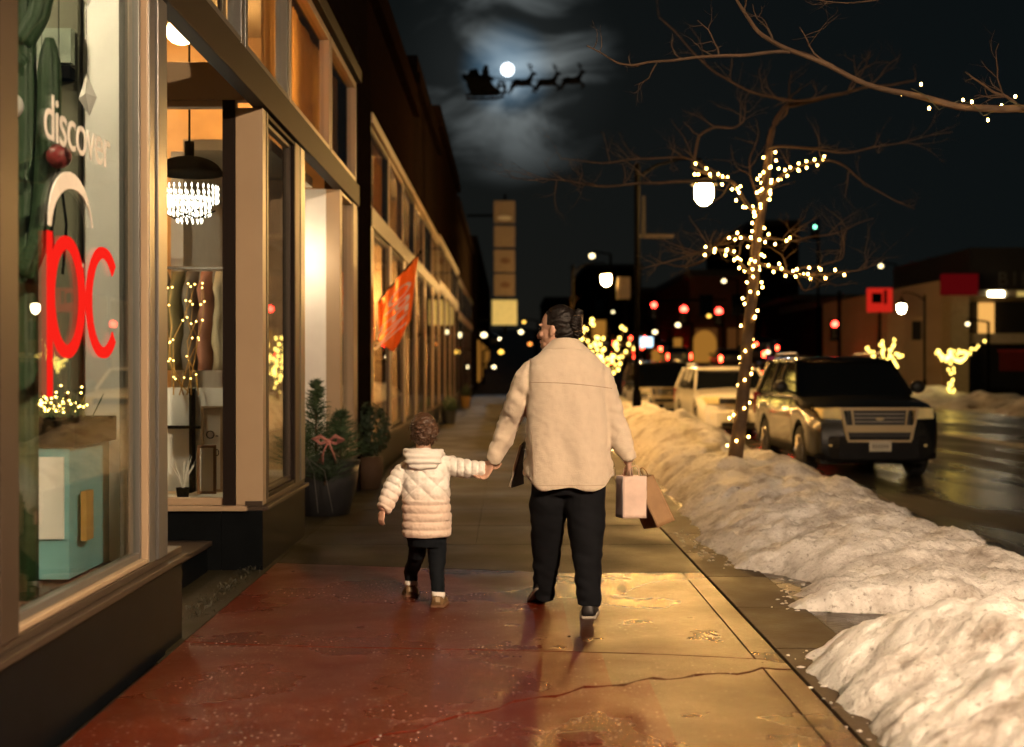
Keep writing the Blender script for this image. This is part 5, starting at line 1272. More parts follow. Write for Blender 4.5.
    for s in (-1,1):
        for yc in (y1,y2):
            tr_ = MB(); cx = s*(w-.13); tr_.rings([[(cx+s*dx,yc+r*math.cos(a),wr+r*math.sin(a)) for a in [2*PI*k/28 for k in range(28)]] for dx, r in ((-.11,wr*.93),(-.09,wr),(.09,wr),(.11,wr*.93))])
            ty = tr_.build('wheel', M['rubber'], t, world=False)
            rm = MB(); 
            for k in range(5):
                a = 2*PI*k/5; rm.tube([(cx+s*.112,yc,wr),(cx+s*.112,yc+wr*.6*math.cos(a),wr+wr*.6*math.sin(a))],[.045,.035],6)
            rm.rings([[(cx+s*dx,yc+r*math.cos(a),wr+r*math.sin(a)) for a in [2*PI*k/28 for k in range(28)]] for dx, r in ((.09,wr*.66),(.118,wr*.64),(.118,wr*.57),(.09,wr*.57))]); rm.build('rim', M['alloy'], ty, world=False)
        mi = MB().ball((s*(w+.12),yc0+.28,belt+.09),(.12,.07,.10),12,8); mi.tube([(s*(w*.9),yc0+.32,belt),(s*(w+.06),yc0+.29,belt+.05)],.025,6); mi.build('wing_mirror', M['grille_black'], t, smooth=True, world=False)
        if kind == 'suv':
            rr_ = MB().tube([(s*tw*.93,yt0+.2,zt+.0),(s*tw*.93,yt0+.28,zt+.06),(s*tw*.93,yt1-.28,zt+.06),(s*tw*.93,yt1-.15,zt)],.018,6); rr_.build('roof_rail', M['alloy'], t, world=False)
        # headlamp and tail lamp
        hm_ = 'lens' if not lights or lights == 'tail' else 'head_white'; tm_ = 'tail_off' if lights != 'tail' else 'tail_red'
        z1 = hood-.13; xh = w*.71
        hl = MB().rings([[(s*(xh-.17),-.035,z1-.10),(s*(xh+.13),-.02,z1-.09),(s*(xh+.12),-.015,z1+.055),(s*(xh-.15),-.03,z1+.065)],[(s*(xh-.19),.2,z1-.11),(s*(xh+.21),.32,z1-.10),(s*(xh+.215),.34,z1+.06),(s*(xh-.17),.22,z1+.075)]])
        hl.build('headlight', M[hm_ if hm_ == 'lens' else 'lens'], t, bevel=.02, world=False)
        if hm_ == 'head_white': MB().ball((s*xh,-.03,z1-.02),.065,10,7).build('lit_lamp', M['head_white'], t, world=False)
        MB().box(min(s*w*.80,s*w*.99),max(s*w*.80,s*w*.99),L_-.10,L_+.012,belt-.42,belt-.04).build('taillight', M[tm_], t, bevel=.02, world=False)
        MB().ball((s*w*.66,.02,gc+.22),(.09,.05,.04),12,8).build('fog_light', M['lens'], t, smooth=True, world=False)
    # bumper, grille, plate
    MB().rings([[(-w*.93,.10,gc+.02),(-w*.6,-.06,gc+.0),(w*.6,-.06,gc+.0),(w*.93,.10,gc+.02),(w*.9,.3,gc+.02),(-w*.9,.3,gc+.02)],[(-w*.95,.10,gc+.34),(-w*.6,-.08,gc+.36),(w*.6,-.08,gc+.36),(w*.95,.10,gc+.34),(w*.9,.3,gc+.34),(-w*.9,.3,gc+.34)]]).build('bumper', M['paint_black' if grille == 'frame' else paint], t, bevel=.03, world=False)
    MB().box(-w*.9,w*.9,L_-.1,L_+.06,gc+.08,gc+.32).build('rear_bumper', M['grille_black'], t, bevel=.03, world=False)
    zt_ = hood-.06; zb_ = gc+.30
    if grille == 'frame':
        gx = w*.53; gb = MB().box(-gx+.05,gx-.05,-.075,.1,zb_+.02,zt_-.03).build('grille', M['grille_black'], t, world=False)
        fr_ = MB(); zq = zb_+.16
        fr_.poly([V((-gx-.06,-.10,zt_)),V((gx+.06,-.10,zt_)),V((gx+.055,-.10,zt_-.04)),V((-gx-.055,-.10,zt_-.04))],(0,.05,0))
        fr_.poly([V((-gx*.93,-.104,zq+.05)),V((gx*.93,-.104,zq+.05)),V((gx*.90,-.104,zq-.05)),V((-gx*.90,-.104,zq-.05))],(0,.05,0))
        for s in (-1,1):
            fr_.poly([V((s*(gx+.06),-.098,zt_-.03)),V((s*(gx+.02),-.098,zt_-.03)),V((s*(gx*.86),-.098,zb_)),V((s*(gx*.93),-.098,zb_))],(0,.05,0))
            fr_.poly([V((s*(gx-.09),-.098,zt_-.03)),V((s*(gx-.12),-.098,zt_-.03)),V((s*(gx*.72),-.098,zq+.05)),V((s*(gx*.76),-.098,zq+.05))],(0,.04,0))
        fr_.box(-gx*.9,gx*.9,-.099,-.05,zb_-.03,zb_+.0)
        fr_.build('grille_frame', M['chrome'], gb, world=False)
        ba = MB()
        for k in range(4): ba.box(-gx+.14,gx-.14,-.088,-.07,zt_-.10-.055*k,zt_-.082-.055*k)
        ba.build('grille_bars', M['alloy'], gb, world=False)
        MB().ball((0,-.10,zt_-.16),(.06,.012,.024),14,8).build('badge', M['chrome'], gb, smooth=True, world=False)
        pz = zb_-.16; py = -.115
    else:
        gx = w*.55; gb = MB().box(-gx,gx,-.045,.1,zt_-.16,zt_-.03).build('grille', M['grille_black'], t, bevel=.02, world=False)
        MB().box(-gx-.03,gx+.03,-.055,.05,zt_-.19,zt_-.165).build('grille_frame', M['chrome'], gb, world=False)
        MB().box(-w*.5,w*.5,-.095,.05,gc+.02,gc+.13).build('lower_grille', M['grille_black'], t, bevel=.02, world=False); pz = gc+.16; py = -.10
    if plate:
        q = MB().box(-.155,.155,py-.012,py,pz,pz+.15).build('number_plate', M['plate'], t, world=False)
        k_ = MB()
        for i in range(6): k_.box(-.11+.04*i,-.11+.04*i+.022,py-.014,py-.0125,pz+.045,pz+.10)
        k_.build('plate_characters', M['plate_ink'], q, world=False)
    return t
PK = 'cars parked along the snowy kerb'
c1_ = build_car('dark green four wheel drive car with gold framed grille parked nearest by the snow bank', PK, 'paint_dark', 4.5, 1.88, 1.80, 1.10, 1.22)
c1_.location = (5.27,18.5,ROAD+.0)
c2_ = build_car('white car with a sloping bonnet parked behind the dark green one', PK, 'paint_white', 4.6, 1.84, 1.64, 1.02, 1.12, grille='low')
c2_.location = (5.1,28.3,ROAD)
c3_ = build_car('black car parked furthest along the snow, beyond the white one', PK, 'paint_black', 4.8, 1.88, 1.78, 1.08, 1.18)
c3_.location = (4.65,37.5,ROAD)
# traffic: one set of tail-lit cars heading away, one set coming on
TR = 'cars driving away with red tail lights on'
tcar = build_car('grey car with tail lights lit in the distance, first in the queue', TR, 'paint_grey', 4.5, 1.8, 1.5, .95, 1.0, 'sedan', 'tail', 'low', False, 'driving_car')
tcar.rotation_euler = (0,0,PI); tcar.location = (P(762,380,70).x,70,hill(70))
k = 0
for px, Y in ((722,92),(742,100),(789,78),(672,96),(617,100),(700,120),(776,115),(655,128),(806,104),(684,142),(736,134),(634,150),(756,124),(664,112),(710,150),(780,140),(646,118),(822,122),(602,128)):
    k += 1; copy_tree(tcar, (P(px,380,Y).x,Y,hill(Y)), 'grey car with tail lights lit in the distance, number %s beyond the first'%('one two three four five six seven eight nine ten eleven twelve thirteen fourteen fifteen sixteen seventeen eighteen nineteen'.split()[k-1]))
HD = 'cars coming on with headlights lit'
hcar = build_car('dark car with headlights lit in the middle of the far street', HD, 'paint_black', 4.5, 1.8, 1.5, .95, 1.0, 'sedan', 'head', 'low', False, 'driving_car')
hcar.location = (P(592,380,95).x,95,hill(95))
copy_tree(hcar, (P(797,380,112).x,112,hill(112)), 'dark car with headlights lit at the right of the far street')
copy_tree(hcar, (P(757,380,130).x,130,hill(130)), 'dark car with headlights lit furthest down the street')
copy_tree(hcar, (P(494,380,150).x,150,hill(150)), 'dark car with headlights lit beyond the end of the left pavement')
# ================================================================ LAMPS AND SIGNALS
def street_lamp(label, loc, side=1, m='lamp_white', grp='pendant street lamps', up=0, al=1.02):
    t = thing('street_lamp', label, 'street lamp', loc, grp); x, y, z = loc; s = side
    MB().hloft([(x,y,z,.16,.16),(x,y,z+.35,.15,.15),(x,y,z+.42,.10,.10),(x,y,z+.9,.08,.08)],16).build('base', M['black_metal'], t)
    MB().cyl((x,y,z+.88),(x,y,z+4.62+up),.055,12).build('pole', M['black_metal'], t); z += up
    MB().tube([(x,y,z+4.35),(x+.3*al*s,y,z+4.60),(x+.65*al*s,y,z+4.72),(x+.94*al*s,y,z+4.72),(x+al*s,y,z+4.5)],[.03,.028,.026,.024,.02],8).build('arm', M['black_metal'], t)
    MB().hloft([(x+al*s,y,z+(4.20 if m != 'lamp_front' else 3.93),.27 if m != 'lamp_front' else .33,.27 if m != 'lamp_front' else .33),(x+al*s,y,z+4.27,.22,.22),(x+al*s,y,z+4.40,.07,.07),(x+al*s,y,z+4.52,.04,.04)],18).build('hood', M['black_metal'], t)  # unseen front lamp gets a deeper hood to keep light off upper walls
    MB().hloft([(x+al*s,y,z+3.80,.04,.04),(x+al*s,y,z+3.84,.11,.11),(x+al*s,y,z+3.93,.165,.165),(x+al*s,y,z+4.06,.185,.185),(x+al*s,y,z+4.195,.165,.165)],20).build('globe', M[m], t, smooth=True)
    return t
emit('far_amber', (1,.30,.05), 3.2, False); emit('far_red', (1,.04,.03), 9, False)
lmp = street_lamp('pendant street lamp lighting the bare tree, nearest on the snow bank', (2.58,26,.0), up=.8, al=1.34)
copy_tree(lmp, (2.58,52,0), 'pendant street lamp beyond the nearest one, just above the walking adult')
street_lamp('pendant street lamp beside the camera lighting the nearest snow', (2.3,-.6,0), 1, 'lamp_front', up=.8)
emit('lamp_mid', (1,.78,.45), 60)
street_lamp('pendant street lamp with its arm to the left, in front of the beige wall', (P(925,378,57).x,57,-.12), -1, 'lamp_mid')
def point_lamp(label, px, py, Y, r, m='far_lamp', grp='distant street lights', zg=ROAD, arm=1):
    c = P(px,py,Y); t = thing('street_light', label, 'street light', (c.x+arm*1.0,Y,zg), grp)
    MB().cyl((c.x+arm*1.0,Y,zg),(c.x+arm*1.0,Y,c.z+.1),.07,8).cyl((c.x+arm*1.0,Y,c.z+.1),(c.x,Y,c.z+.25),.05,8).build('pole', M['black_metal'], t)
    MB().ball((c.x,Y,c.z),(r,r,r*.8),12,8).build('lamp_head', M[m], t, smooth=True); return t
for (px,py,Y,r,m,l) in ((592,256,70,.16,'far_lamp','distant street light high above the far lit tree'),(724,281,95,.16,'far_lamp','distant street light above the row of three red signals'),(881,266,85,.15,'far_lamp','distant street light over the dark green car roof'),
    (655,332,90,.16,'far_lamp','distant street light below the leftmost red signal'),(678,325,90,.17,'far_lamp','distant street light below the middle red signal'),(709,316,90,.14,'far_lamp_yellow','yellow street light between the red signals'),
    (613,312,120,.12,'far_lamp','faint street light beside the far lit tree'),(484,335,60,.14,'far_lamp','white street light at the end of the shop row'),(524,322,95,.12,'far_lamp_yellow','golden street light under the stacked sign'),(521,332,90,.16,'far_lamp','white street light under the stacked sign'),
    (501,352,75,.15,'far_lamp_yellow','low yellow street light under the stacked sign'),(494,367,80,.12,'far_lamp','lowest white light beyond the shop row'),(968,324,62,.1,'far_lamp','small light inside the porch across the street'),
    (664,343,110,.2,'far_amber','amber lamp above the black parked car'),(692,352,120,.22,'far_amber','amber lamp just left of the lit tree trunk'),(768,352,100,.16,'far_lamp','white lamp just right of the lit tree trunk, lower of two'),(776,346,118,.18,'far_lamp','white lamp right of the lit tree trunk, higher of two'),(790,358,104,.2,'far_red','red lamp over the roof rails of the dark green car'),(741,345,125,.2,'far_amber','amber lamp hidden close behind the lit tree trunk'),(628,372,80,.1,'far_lamp','white lamp low beside the adult\'s right shoulder'),(806,340,130,.22,'far_red','red lamp beyond the dark green car'),(530,344,90,.14,'far_amber','amber lamp just left of the adult\'s head')):
    point_lamp(l, px, py, Y, r, m, arm=(-1 if px < 520 else 1), zg=(-.1 if px < 520 or px > 860 else ROAD))
emit('porch', (1,.85,.55), 30)
def signal_on(t, c, m='signal_red', r=.15, on=0):
    x,y,z = c; hs = MB().box(x-.2,x+.2,y+.02,y+.3,z-.85,z+.25).build('signal_head', M['black_metal'], t, bevel=.03)
    for i in range(3):
        MB().ball((x,y,z-.30*i),(r*.8,.05,r*.8),14,8).build('lens', M[m] if i == on else M['grille_black'], hs, smooth=True)
        MB().tube([(x-.16,y-.12,z+.02-.3*i),(x-.12,y-.14,z+.13-.3*i),(x,y-.15,z+.17-.3*i),(x+.12,y-.14,z+.13-.3*i),(x+.16,y-.12,z+.02-.3*i)],.012,5).build('visor', M['black_metal'], hs)
ms_ = thing('traffic_signal', 'mast arm over the road carrying three red signals', 'traffic signal', (P(572,380,72).x,72,ROAD))
zA = P(650,308,72).z+.35; xa = P(626,380,72).x; MB().tube([(xa,72.4,ROAD),(xa,72.4,zA+.3)],.12,10).build('pole', M['black_metal'], ms_); MB().tube([(xa,72.4,zA),(P(728,305,72).x,72.4,zA+.15)],[.09,.05],8).build('mast_arm', M['black_metal'], ms_)
for px, py in ((654,305),(684,309),(719,311)): signal_on(ms_, P(px,py,72), r=.24 if px != 654 else .18)
s2 = thing('traffic_signal', 'red signal on its own pole above the dark green car', 'traffic signal', (P(842,380,66).x,66,ROAD)); xq = P(841,380,66).x
MB().cyl((xq,66.3,ROAD),(xq,66.3,5.2),.09,10).build('pole', M['black_metal'], s2); signal_on(s2, P(835,324,66), r=.2)
s3 = thing('traffic_signal', 'tall signal pole with a green light in the dark on the right', 'traffic signal', (P(820,380,90).x,90,ROAD)); c = P(815,227,90)
MB().cyl((c.x+.3,90.3,ROAD),(c.x+.3,90.3,c.z+.6),.09,10).build('pole', M['black_metal'], s3); signal_on(s3, c, 'signal_green', .12)
for (px,py,Y,l) in ((636,357,60,'red pedestrian signal behind the black parked car'),(610,361,64,'red pedestrian signal beside the far lit tree')):
    t = thing('pedestrian_signal', l, 'pedestrian signal', (P(px,380,Y).x,Y,0)); c = P(px,py,Y); MB().cyl((c.x,Y+.2,ROAD),(c.x,Y+.2,c.z+.3),.05,8).build('pole', M['black_metal'], t)
    MB().box(c.x-.2,c.x+.2,Y+.02,Y+.16,c.z-.22,c.z+.22).build('housing', M['black_metal'], t); MB().ball((c.x,Y,c.z),(.11,.03,.13),12,8).build('lens', M['signal_red2'] if 'signal_red2' in M else M['tail_red'], t, smooth=True)
# utility pole with cross arms and sign boards
up_ = thing('utility_pole', 'dark utility pole with cross arms and a sign board above the parked black car', 'utility pole', (P(637,400,50).x,50,0)); c = P(637,195,50)
MB().cyl((c.x,50,-.1),(c.x,50,c.z),.11,10).build('pole', M['black_metal'], up_)
mat('dim_metal', (.3,.28,.22), .6); z_ = P(640,238,50).z
MB().box(c.x-.1,c.x+1.4,49.85,49.95,z_,z_+.12).box(c.x+.2,c.x+.3,49.85,49.95,z_,z_+1.6).build('cross_arm', M['dim_metal'], up_)
MB().box(P(617,300,50).x,P(630,300,50).x,49.9,49.96,P(617,299,50).z,P(617,277,50).z).build('sign_board', M['sign_tan'], up_)
# lit shop sign boards in the distance
mat('dim_panel', (.4,.2,.06), .6, emis=(1,.5,.12), es=.9)
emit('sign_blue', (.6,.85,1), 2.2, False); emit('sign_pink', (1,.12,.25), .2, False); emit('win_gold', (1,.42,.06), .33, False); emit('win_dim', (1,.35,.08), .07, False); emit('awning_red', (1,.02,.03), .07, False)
def board(px0,px1,py0,py1,Y,m,l,cat='sign',name='lit_sign',th=.25):
    a = P(px0,py1,Y); b_ = P(px1,py0,Y); t = thing(name, l, cat, (a.x,Y,0))
    MB().box(a.x,b_.x,Y,Y+th,a.z,b_.z).build('panel', M[m], t, bevel=.04)
    MB().cyl(((a.x+b_.x)/2,Y+th/2,-.2),((a.x+b_.x)/2,Y+th/2,a.z+.02),.08,8).build('post', M['black_metal'], t); return t
board(637,653,337,347,70,'sign_blue','small pale blue lit sign beside the far lit tree')
board(511,522,361,378,110,'sign_pink','blurred pink lit sign at the end of the street, just left of the adult')
rs_ = board(868,893,288,312,66,'sign_red','square red lit sign with dark lettering on the beige wall across the street')
q0 = P(871,296,65.98); 
MB().box(P(872,0,66).x,P(882,0,66).x,65.97,65.99,P(0,303,66).z,P(0,293,66).z).box(P(884,0,66).x,P(887,0,66).x,65.97,65.99,P(0,304,66).z,P(0,290,66).z).build('dark_lettering', M['black_metal'], rs_)
# ================================================================ BUILDINGS ACROSS AND BEYOND
mat('beige_render', (.42,.31,.20), .85, var=.08, vs=.6); mat('pale_column', (.42,.36,.22), .7); mat('dark_cladding', (.018,.018,.02), .6); mat('fascia', (.42,.37,.27), .6)
bb = thing('building', 'beige walled building with a red awning and lit porch across the street', 'building', (P(930,380,68).x,70,0))
X = lambda px, Y=68: P(px,0,Y).x; Z = lambda py, Y=68: P(0,py,Y).z
MB().add([(X(888),68,-.1),(X(946),68,-.1),(X(946),68,Z(279)),(X(888),68,Z(291)),(X(888),82,-.1),(X(946),82,-.1),(X(946),82,Z(279)),(X(888),82,Z(291))],[(0,1,2,3),(5,4,7,6),(4,0,3,7),(1,5,6,2),(3,2,6,7)]).build('wall', M['beige_render'], bb)
MB().box(X(942),X(960),66.6,67.98,-.1,Z(297)).build('column', M['pale_column'], bb)
MB().box(X(929),X(962),65.6,66.2,Z(297),Z(277)).build('awning', M['awning_red'], bb)
MB().box(X(961),X(1090),66.2,80,Z(298),Z(292)).build('fascia', M['fascia'], bb)
MB().box(X(961.5),X(1095),66.6,80,Z(291.8),Z(250)).build('upper_storey', M['dark_cladding'], bb)
mat('dim_letters', (.10,.10,.10), .6); text('BIKE', 1.0, (X(1012),66.57,Z(287)), (1,0,0), (0,0,1), M['dim_letters'], 'lettering', bb, ext=.01, spread=1.4)
MB().box(X(961),X(1090),71,71.3,-.1,Z(299)).build('porch_wall', M['dark_cladding'], bb)
MB().box(X(999),X(1014),70.7,70.98,Z(335),Z(300)).build('window', M['dim_panel'], bb)
MB().box(X(965),X(1090),66.4,70.6,Z(344),Z(334)).build('canopy', M['fascia'], bb)
for a,b_ in ((976,991),(1004,1019)): MB().box(X(a),X(b_),66.15,66.19,Z(298.2),Z(293.5)).build('porch_light', M['porch'] if a == 976 else M['sign_lit'], bb)
rl_ = MB()
for i in range(13): rl_.box(X(992+i*2.5),X(992.6+i*2.5),66.8,66.85,Z(371),Z(352))
rl_.box(X(990),X(1026),66.79,66.86,Z(352),Z(350)); mat('railing_red', (.35,.03,.025), .5); rl_.build('railing', M['railing_red'], bb)
MB().box(X(912),X(921),67.9,67.99,Z(340),Z(321)).build('notice_case', M['grille_black'], bb)
fb = [ # x0px,x1px, top py, distance, depth, brick, label
 (846,890,302,84,20,'dark_brick','dark brick building left of the beige walled one'),
 (795,850,300,115,25,'red_brick','low brick building behind the red signal'),
 (752,800,225,130,30,'dark_brick','tall dark building behind the lit tree trunk'),
 (690,756,276,105,25,'far_brick','red brown brick building with a glowing arched doorway'),
 (640,692,292,150,30,'tan_brick','pale dim building far down the street'),
 (585,642,268,170,30,'dark_brick','dark building closing the street behind the far lit tree'),
 (545,588,300,210,30,'dark_brick','furthest dark building in the middle of the street')]
for i,(a,b_,tp,Y,dp,bk_,l) in enumerate(fb):
    t = thing('building', l, 'building', (P((a+b_)/2,0,Y).x,Y,0)); x0 = P(a,0,Y).x; x1 = P(b_,0,Y).x-.1; zt = P(0,tp,Y).z
    MB().box(x0,x1,Y,Y+dp,-.3,zt).build('wall', M[bk_], t); MB().box(x0-.15,x1+.15,Y-.15,Y+dp,zt+.001,zt+.5).build('parapet', M['dark_cladding'], t)
    zb_ = hill(Y)+.25; rd = random.Random(i+3); nx = max(2,int((x1-x0)/2.6)); nz = max(1,int((zt-zb_-3.2)/3.2))
    for r in range(nz):
        for c in range(nx):
            xa = x0+(c+.5)*(x1-x0)/nx; za = zb_+3.6+r*3.2
            if za+1.7 > zt-.3: continue
            w_ = MB().box(xa-.55,xa+.55,Y-.03,Y-.002,za,za+1.6).build('window', M['win_dim'] if rd.random() < .12 else M['car_glass'], t)
            MB().box(xa-.62,xa+.62,Y-.08,Y-.002,za-.12,za-.002).build('sill', M['dark_cladding'], w_)
    for c in range(nx):
        xa = x0+(c+.5)*(x1-x0)/nx; rr_ = rd.random()
        MB().box(xa-.9,xa+.9,Y-.05,Y-.002,zb_+.1,zb_+2.5).build('shop_window', M['win_gold'] if rr_ < .22 else (M['win_dim'] if rr_ < .6 else M['car_glass']), t)
ad = thing('arched_doorway', 'glowing golden arched doorway of the red brown brick building', 'doorway', (P(706,0,104).x,104,0)); q = P(706,355,104)
MB().poly([V((q.x+.95*math.cos(a),104.6,q.z+.9+1.1*math.sin(a))) for a in [PI*k/14 for k in range(15)]]+[V((q.x-.95,104.6,-.2)),V((q.x+.95,104.6,-.2))],(0,.25,0)).build('panel', M['win_gold'], ad)
board(768,776,357,369,80,'sign_pink','small pink lit sign behind the lit tree trunk'); board(652,661,350,362,96,'win_gold','small golden lit sign beyond the black parked car'); board(674,682,338,350,99,'win_gold','narrow golden lit sign under the signals')
# left row continues past the end shop: lower far building and dark side building
t = thing('building', 'narrow far building beyond the stacked sign on the left pavement', 'building', (FX-3,90,0), 'shop buildings along the left pavement')
MB().box(-9,FX,70,120,-.1,8.4).build('wall', M['dark_brick'], t)
for i in range(8): MB().box(FX-.02,FX+.03,71+i*6,74.5+i*6,.5,2.8).build('shop_window', M['win_gold'] if i % 2 == 0 else M['win_dim'], t)
# wheelless street bin of the far pavement omitted: nothing in the photo shows one
# ================================================================ SLEIGH AND REINDEER ACROSS THE MOON
mat('silhouette', (.004,.004,.005), .9, var=0)
YS = 60
def SP(px, py): return P(px, py, YS)
sl = thing('sleigh', 'black sleigh heaped with sacks in front of the moonlit cloud', 'sleigh', SP(485,97))
out = [(463,80),(465,76),(468,77),(469,81),(471,90),(474,94),(495,94),(498,90),(502,84),(505,84),(506,89),(503,94),(498,95.5),(470,95.5)]
def SX(q): q = [SP(462+(x-462),y) for x, y in q]; return q
bd = [(462,77),(465,75.5),(468,78),(472,79),(480,80),(488,80.5),(491,83),(493,86.5),(496,89.5),(499,91),(497,94),(476,94),(470,92),(467,85),(466,80)]
MB().poly([p-V((0,.45,0)) for p in SX(bd)], (0,.9,0)).build('body', M['silhouette'], sl, bevel=.03)
for s in (-1,1): MB().tube([SP(a,b_)+V((0,.42*s,0)) for a,b_ in ((466,97),(480,97.3),(496,97),(503,95),(505.5,90),(503.5,84.5),(499.5,84),(497.5,88),(500,90))], .065, 6).build('runner', M['silhouette'], sl)
for px in (474,482,492): MB().tube([SP(px,93)+V((0,-.4,0)), SP(px,97)+V((0,-.42,0))], .03, 5).tube([SP(px,93)+V((0,.4,0)), SP(px,97)+V((0,.42,0))], .03, 5).build('strut', M['silhouette'], sl)
sk = MB()
for (px,py,r) in ((469.5,76,.13),(472,73,.15),(475.5,72,.15),(476,77,.2),(480,79,.15),(485.5,77,.2),(485.5,72.5,.17),(486,68.5,.12),(490,78.5,.11),(492.5,79.5,.08)): sk.ball(SP(px,py)+V((0,random.uniform(-.1,.1),0)), (r,r*.95,r*1.15), 12, 8)
sk.build('sacks', M['silhouette'], sl, smooth=True)
def reindeer(k0, ox, oy):
    t = thing('reindeer', ['reindeer silhouette closest to the sleigh','middle reindeer silhouette of the team','leading reindeer silhouette of the team'][k0], 'reindeer', SP(ox,oy), 'reindeer drawing the sleigh'); sc = (1.18,1.12,1.08)[k0]
    def R_(x, y, d=0): p = SP(ox+x*sc, oy+y*sc); p.y += d; return p
    b = MB(); limbp(b, [(R_(-7.5,.5),.10),(R_(-5.5,0),.17),(R_(-1,0.6),.155),(R_(3.5,-.3),.18),(R_(6,-2),.13)], 12)
    limbp(b, [(R_(4.5,-1),.14),(R_(7,-5),.095),(R_(8.3,-8),.085)], 10); limbp(b, [(R_(7.8,-8.2),.085),(R_(9.5,-7.8),.075),(R_(11.6,-6.6),.04)], 10)
    b.ball(R_(6.9,-9.3,-.06),(.02,.03,.07),8,6); b.ball(R_(6.9,-9.3,.06),(.02,.03,.07),8,6)
    for s in (-1,1):
        y = .1*s
        limbp(b, [(R_(-5.5,1,y),.12),(R_(-9+s*.6,3,y),.075),(R_(-9.8+s*.6,6,y),.042),(R_(-12.5+s,8.8,y),.032),(R_(-12.8+s,10,y),.028)], 8)
        limbp(b, [(R_(4,1,y),.09),(R_(8+s*.7,2.6,y),.055),(R_(10+s*.5,4.2,y),.04),(R_(8.2+s*.6,7.2,y),.03),(R_(7.4+s*.6,8,y),.026)], 8)
    limbp(b, [(R_(-7.5,-.5),.04),(R_(-9.3,-.6),.05),(R_(-10,.4),.02)], 8)
    remesh('body', b, .022, M['silhouette'], t, sm=2)
    an = MB()
    for s in (-1,1):
        y = .07*s; an.tube([R_(7.4,-9.5,y),R_(5.6+s,-12.5,y*2),R_(6.6+s,-16,y*3)],.022,5).tube([R_(5.8+s,-12,y*2),R_(8.2+s,-14.5,y*2.4)],.018,5).tube([R_(5.9+s,-13.5,y*2),R_(4+s,-15.5,y*2.4)],.016,5)
    an.build('antlers', M['silhouette'], t); return t
for k0,(ox,oy) in enumerate(((523,83),(548,82.5),(573,80.5))): reindeer(k0, ox, oy)
hn = MB()
for s in (-1,1): hn.tube([SP(493,78)+V((0,.2*s,0)),SP(505,79.5)+V((0,.2*s,0)),SP(528,81)+V((0,.2*s,0)),SP(553,80)+V((0,.2*s,0)),SP(578,78.5)+V((0,.2*s,0))], .016, 4)
tag(hn.build('harness', M['silhouette']), 'thin reins running from the sleigh along the team of reindeer', 'harness')
# moon
emit('moon_light', (.88,.96,1), 4); MD = P(507.5,70,900)
mn = MB().ball(MD, 4.4, 40, 24).build('moon', M['moon_light'], smooth=True); tag(mn, 'full white moon shining behind thin cloud', 'moon')
# ================================================================ SKY, CAMERA, EXPOSURE
w = bpy.data.worlds.new('World'); S.world = w; w.use_nodes = True; nt = w.node_tree; nt.nodes.clear(); N = nt.nodes; LK = nt.links
tc = N.new('ShaderNodeTexCoord'); md = (MD-V((0,0,H))).normalized()
out = N.new('ShaderNodeOutputWorld'); bg = N.new('ShaderNodeBackground'); bg.inputs['Strength'].default_value = 1; LK.new(bg.outputs[0], out.inputs[0])
def mr(a, lo, hi, o0=0, o1=1, smooth=True):
    r = N.new('ShaderNodeMapRange'); r.interpolation_type = 'SMOOTHSTEP' if smooth else 'LINEAR'
    r.inputs[1].default_value = lo; r.inputs[2].default_value = hi; r.inputs[3].default_value = o0; r.inputs[4].default_value = o1; LK.new(a, r.inputs[0]); return r.outputs[0]
def mth(op, a, b=None):
    m = N.new('ShaderNodeMath'); m.operation = op; LK.new(a, m.inputs[0])
    if b is not None:
        if isinstance(b, (int,float)): m.inputs[1].default_value = b
        else: LK.new(b, m.inputs[1])
    return m.outputs[0]
nv = N.new('ShaderNodeVectorMath'); nv.operation = 'NORMALIZE'; LK.new(tc.outputs['Generated'], nv.inputs[0])
df = N.new('ShaderNodeVectorMath'); df.operation = 'SUBTRACT'; df.inputs[1].default_value = md; LK.new(nv.outputs[0], df.inputs[0])
ln = N.new('ShaderNodeVectorMath'); ln.operation = 'LENGTH'; LK.new(df.outputs[0], ln.inputs[0]); ang = ln.outputs['Value']
mp = N.new('ShaderNodeMapping'); mp.inputs['Scale'].default_value = (1,1,2.1); mp.inputs['Rotation'].default_value = (0,.22,0); mp.inputs['Location'].default_value = (.31,.2,.12); LK.new(nv.outputs[0], mp.inputs[0])
n1 = N.new('ShaderNodeTexNoise'); n1.inputs['Scale'].default_value = 11; n1.inputs['Detail'].default_value = 7; n1.inputs['Roughness'].default_value = .52; n1.inputs['Distortion'].default_value = .5; LK.new(mp.outputs[0], n1.inputs['Vector'])
cl = mr(n1.outputs['Fac'], .41, .66, .05, 1)
g1 = mth('POWER', mr(ang, .092, .0, 0, 1, False), 1.35)       # moonlight spread through the cloud
g2 = mr(ang, .040, .004, 0, 1)
glow = mth('MULTIPLY', g1, cl)
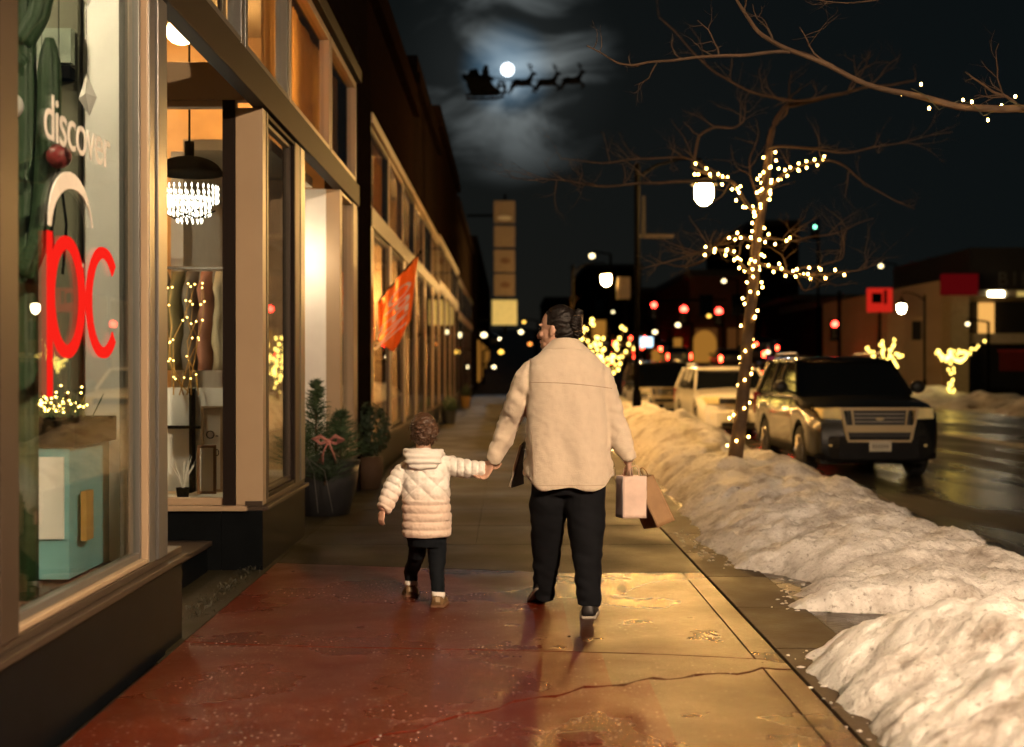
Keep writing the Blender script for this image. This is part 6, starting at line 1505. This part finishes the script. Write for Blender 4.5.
c1 = N.new('ShaderNodeVectorMath'); c1.operation = 'SCALE'; c1.inputs[0].default_value = (.31,.35,.355); LK.new(glow, c1.inputs['Scale'])
c2 = N.new('ShaderNodeVectorMath'); c2.operation = 'SCALE'; c2.inputs[0].default_value = (.035,.10,.17); LK.new(g2, c2.inputs['Scale'])
a1 = N.new('ShaderNodeVectorMath'); LK.new(c1.outputs[0], a1.inputs[0]); LK.new(c2.outputs[0], a1.inputs[1])
sky = N.new('ShaderNodeTexSky'); sky.sky_type = 'NISHITA'; sky.sun_disc = False; sky.sun_elevation = math.asin(md.z); sky.sun_rotation = math.radians(0)
s1 = N.new('ShaderNodeVectorMath'); s1.operation = 'SCALE'; s1.inputs['Scale']  .default_value = .00008; LK.new(sky.outputs[0], s1.inputs[0])
a3 = N.new('ShaderNodeVectorMath'); a3.inputs[1].default_value = (.0028,.0046,.0052); LK.new(s1.outputs[0], a3.inputs[0])
a2 = N.new('ShaderNodeVectorMath'); LK.new(a1.outputs[0], a2.inputs[0]); LK.new(a3.outputs[0], a2.inputs[1]); LK.new(a2.outputs[0], bg.inputs[0])
ld = bpy.data.lights.new('moonlight','SUN'); ld.energy = .02; ld.angle = math.radians(.5); ld.color = (.8,.9,1); lo = bpy.data.objects.new('moonlight', ld); COL.objects.link(lo); lo.rotation_euler = md.to_track_quat('Z','Y').to_euler()
cd = bpy.data.cameras.new('camera'); co = bpy.data.objects.new('camera', cd); COL.objects.link(co); S.camera = co
co.location = (0,0,H); cd.sensor_width = 36; cd.lens = F*36/1024; cd.clip_end = 3000; cd.clip_start = .05
co.rotation_euler = (PI/2-math.atan(7.5/F), 0, -math.atan(4/F))
cd.dof.use_dof = True; cd.dof.focus_distance = 7.35; cd.dof.aperture_fstop = 1.65
S.view_settings.view_transform = 'Standard'; S.view_settings.look = 'None'; S.view_settings.exposure = 0; S.view_settings.gamma = 1
S.render.engine = 'CYCLES'; S.cycles.use_denoising = True; S.cycles.max_bounces = 8; S.cycles.transparent_max_bounces = 16; S.cycles.sample_clamp_indirect = 6; S.cycles.caustics_reflective = False; S.cycles.caustics_refractive = False
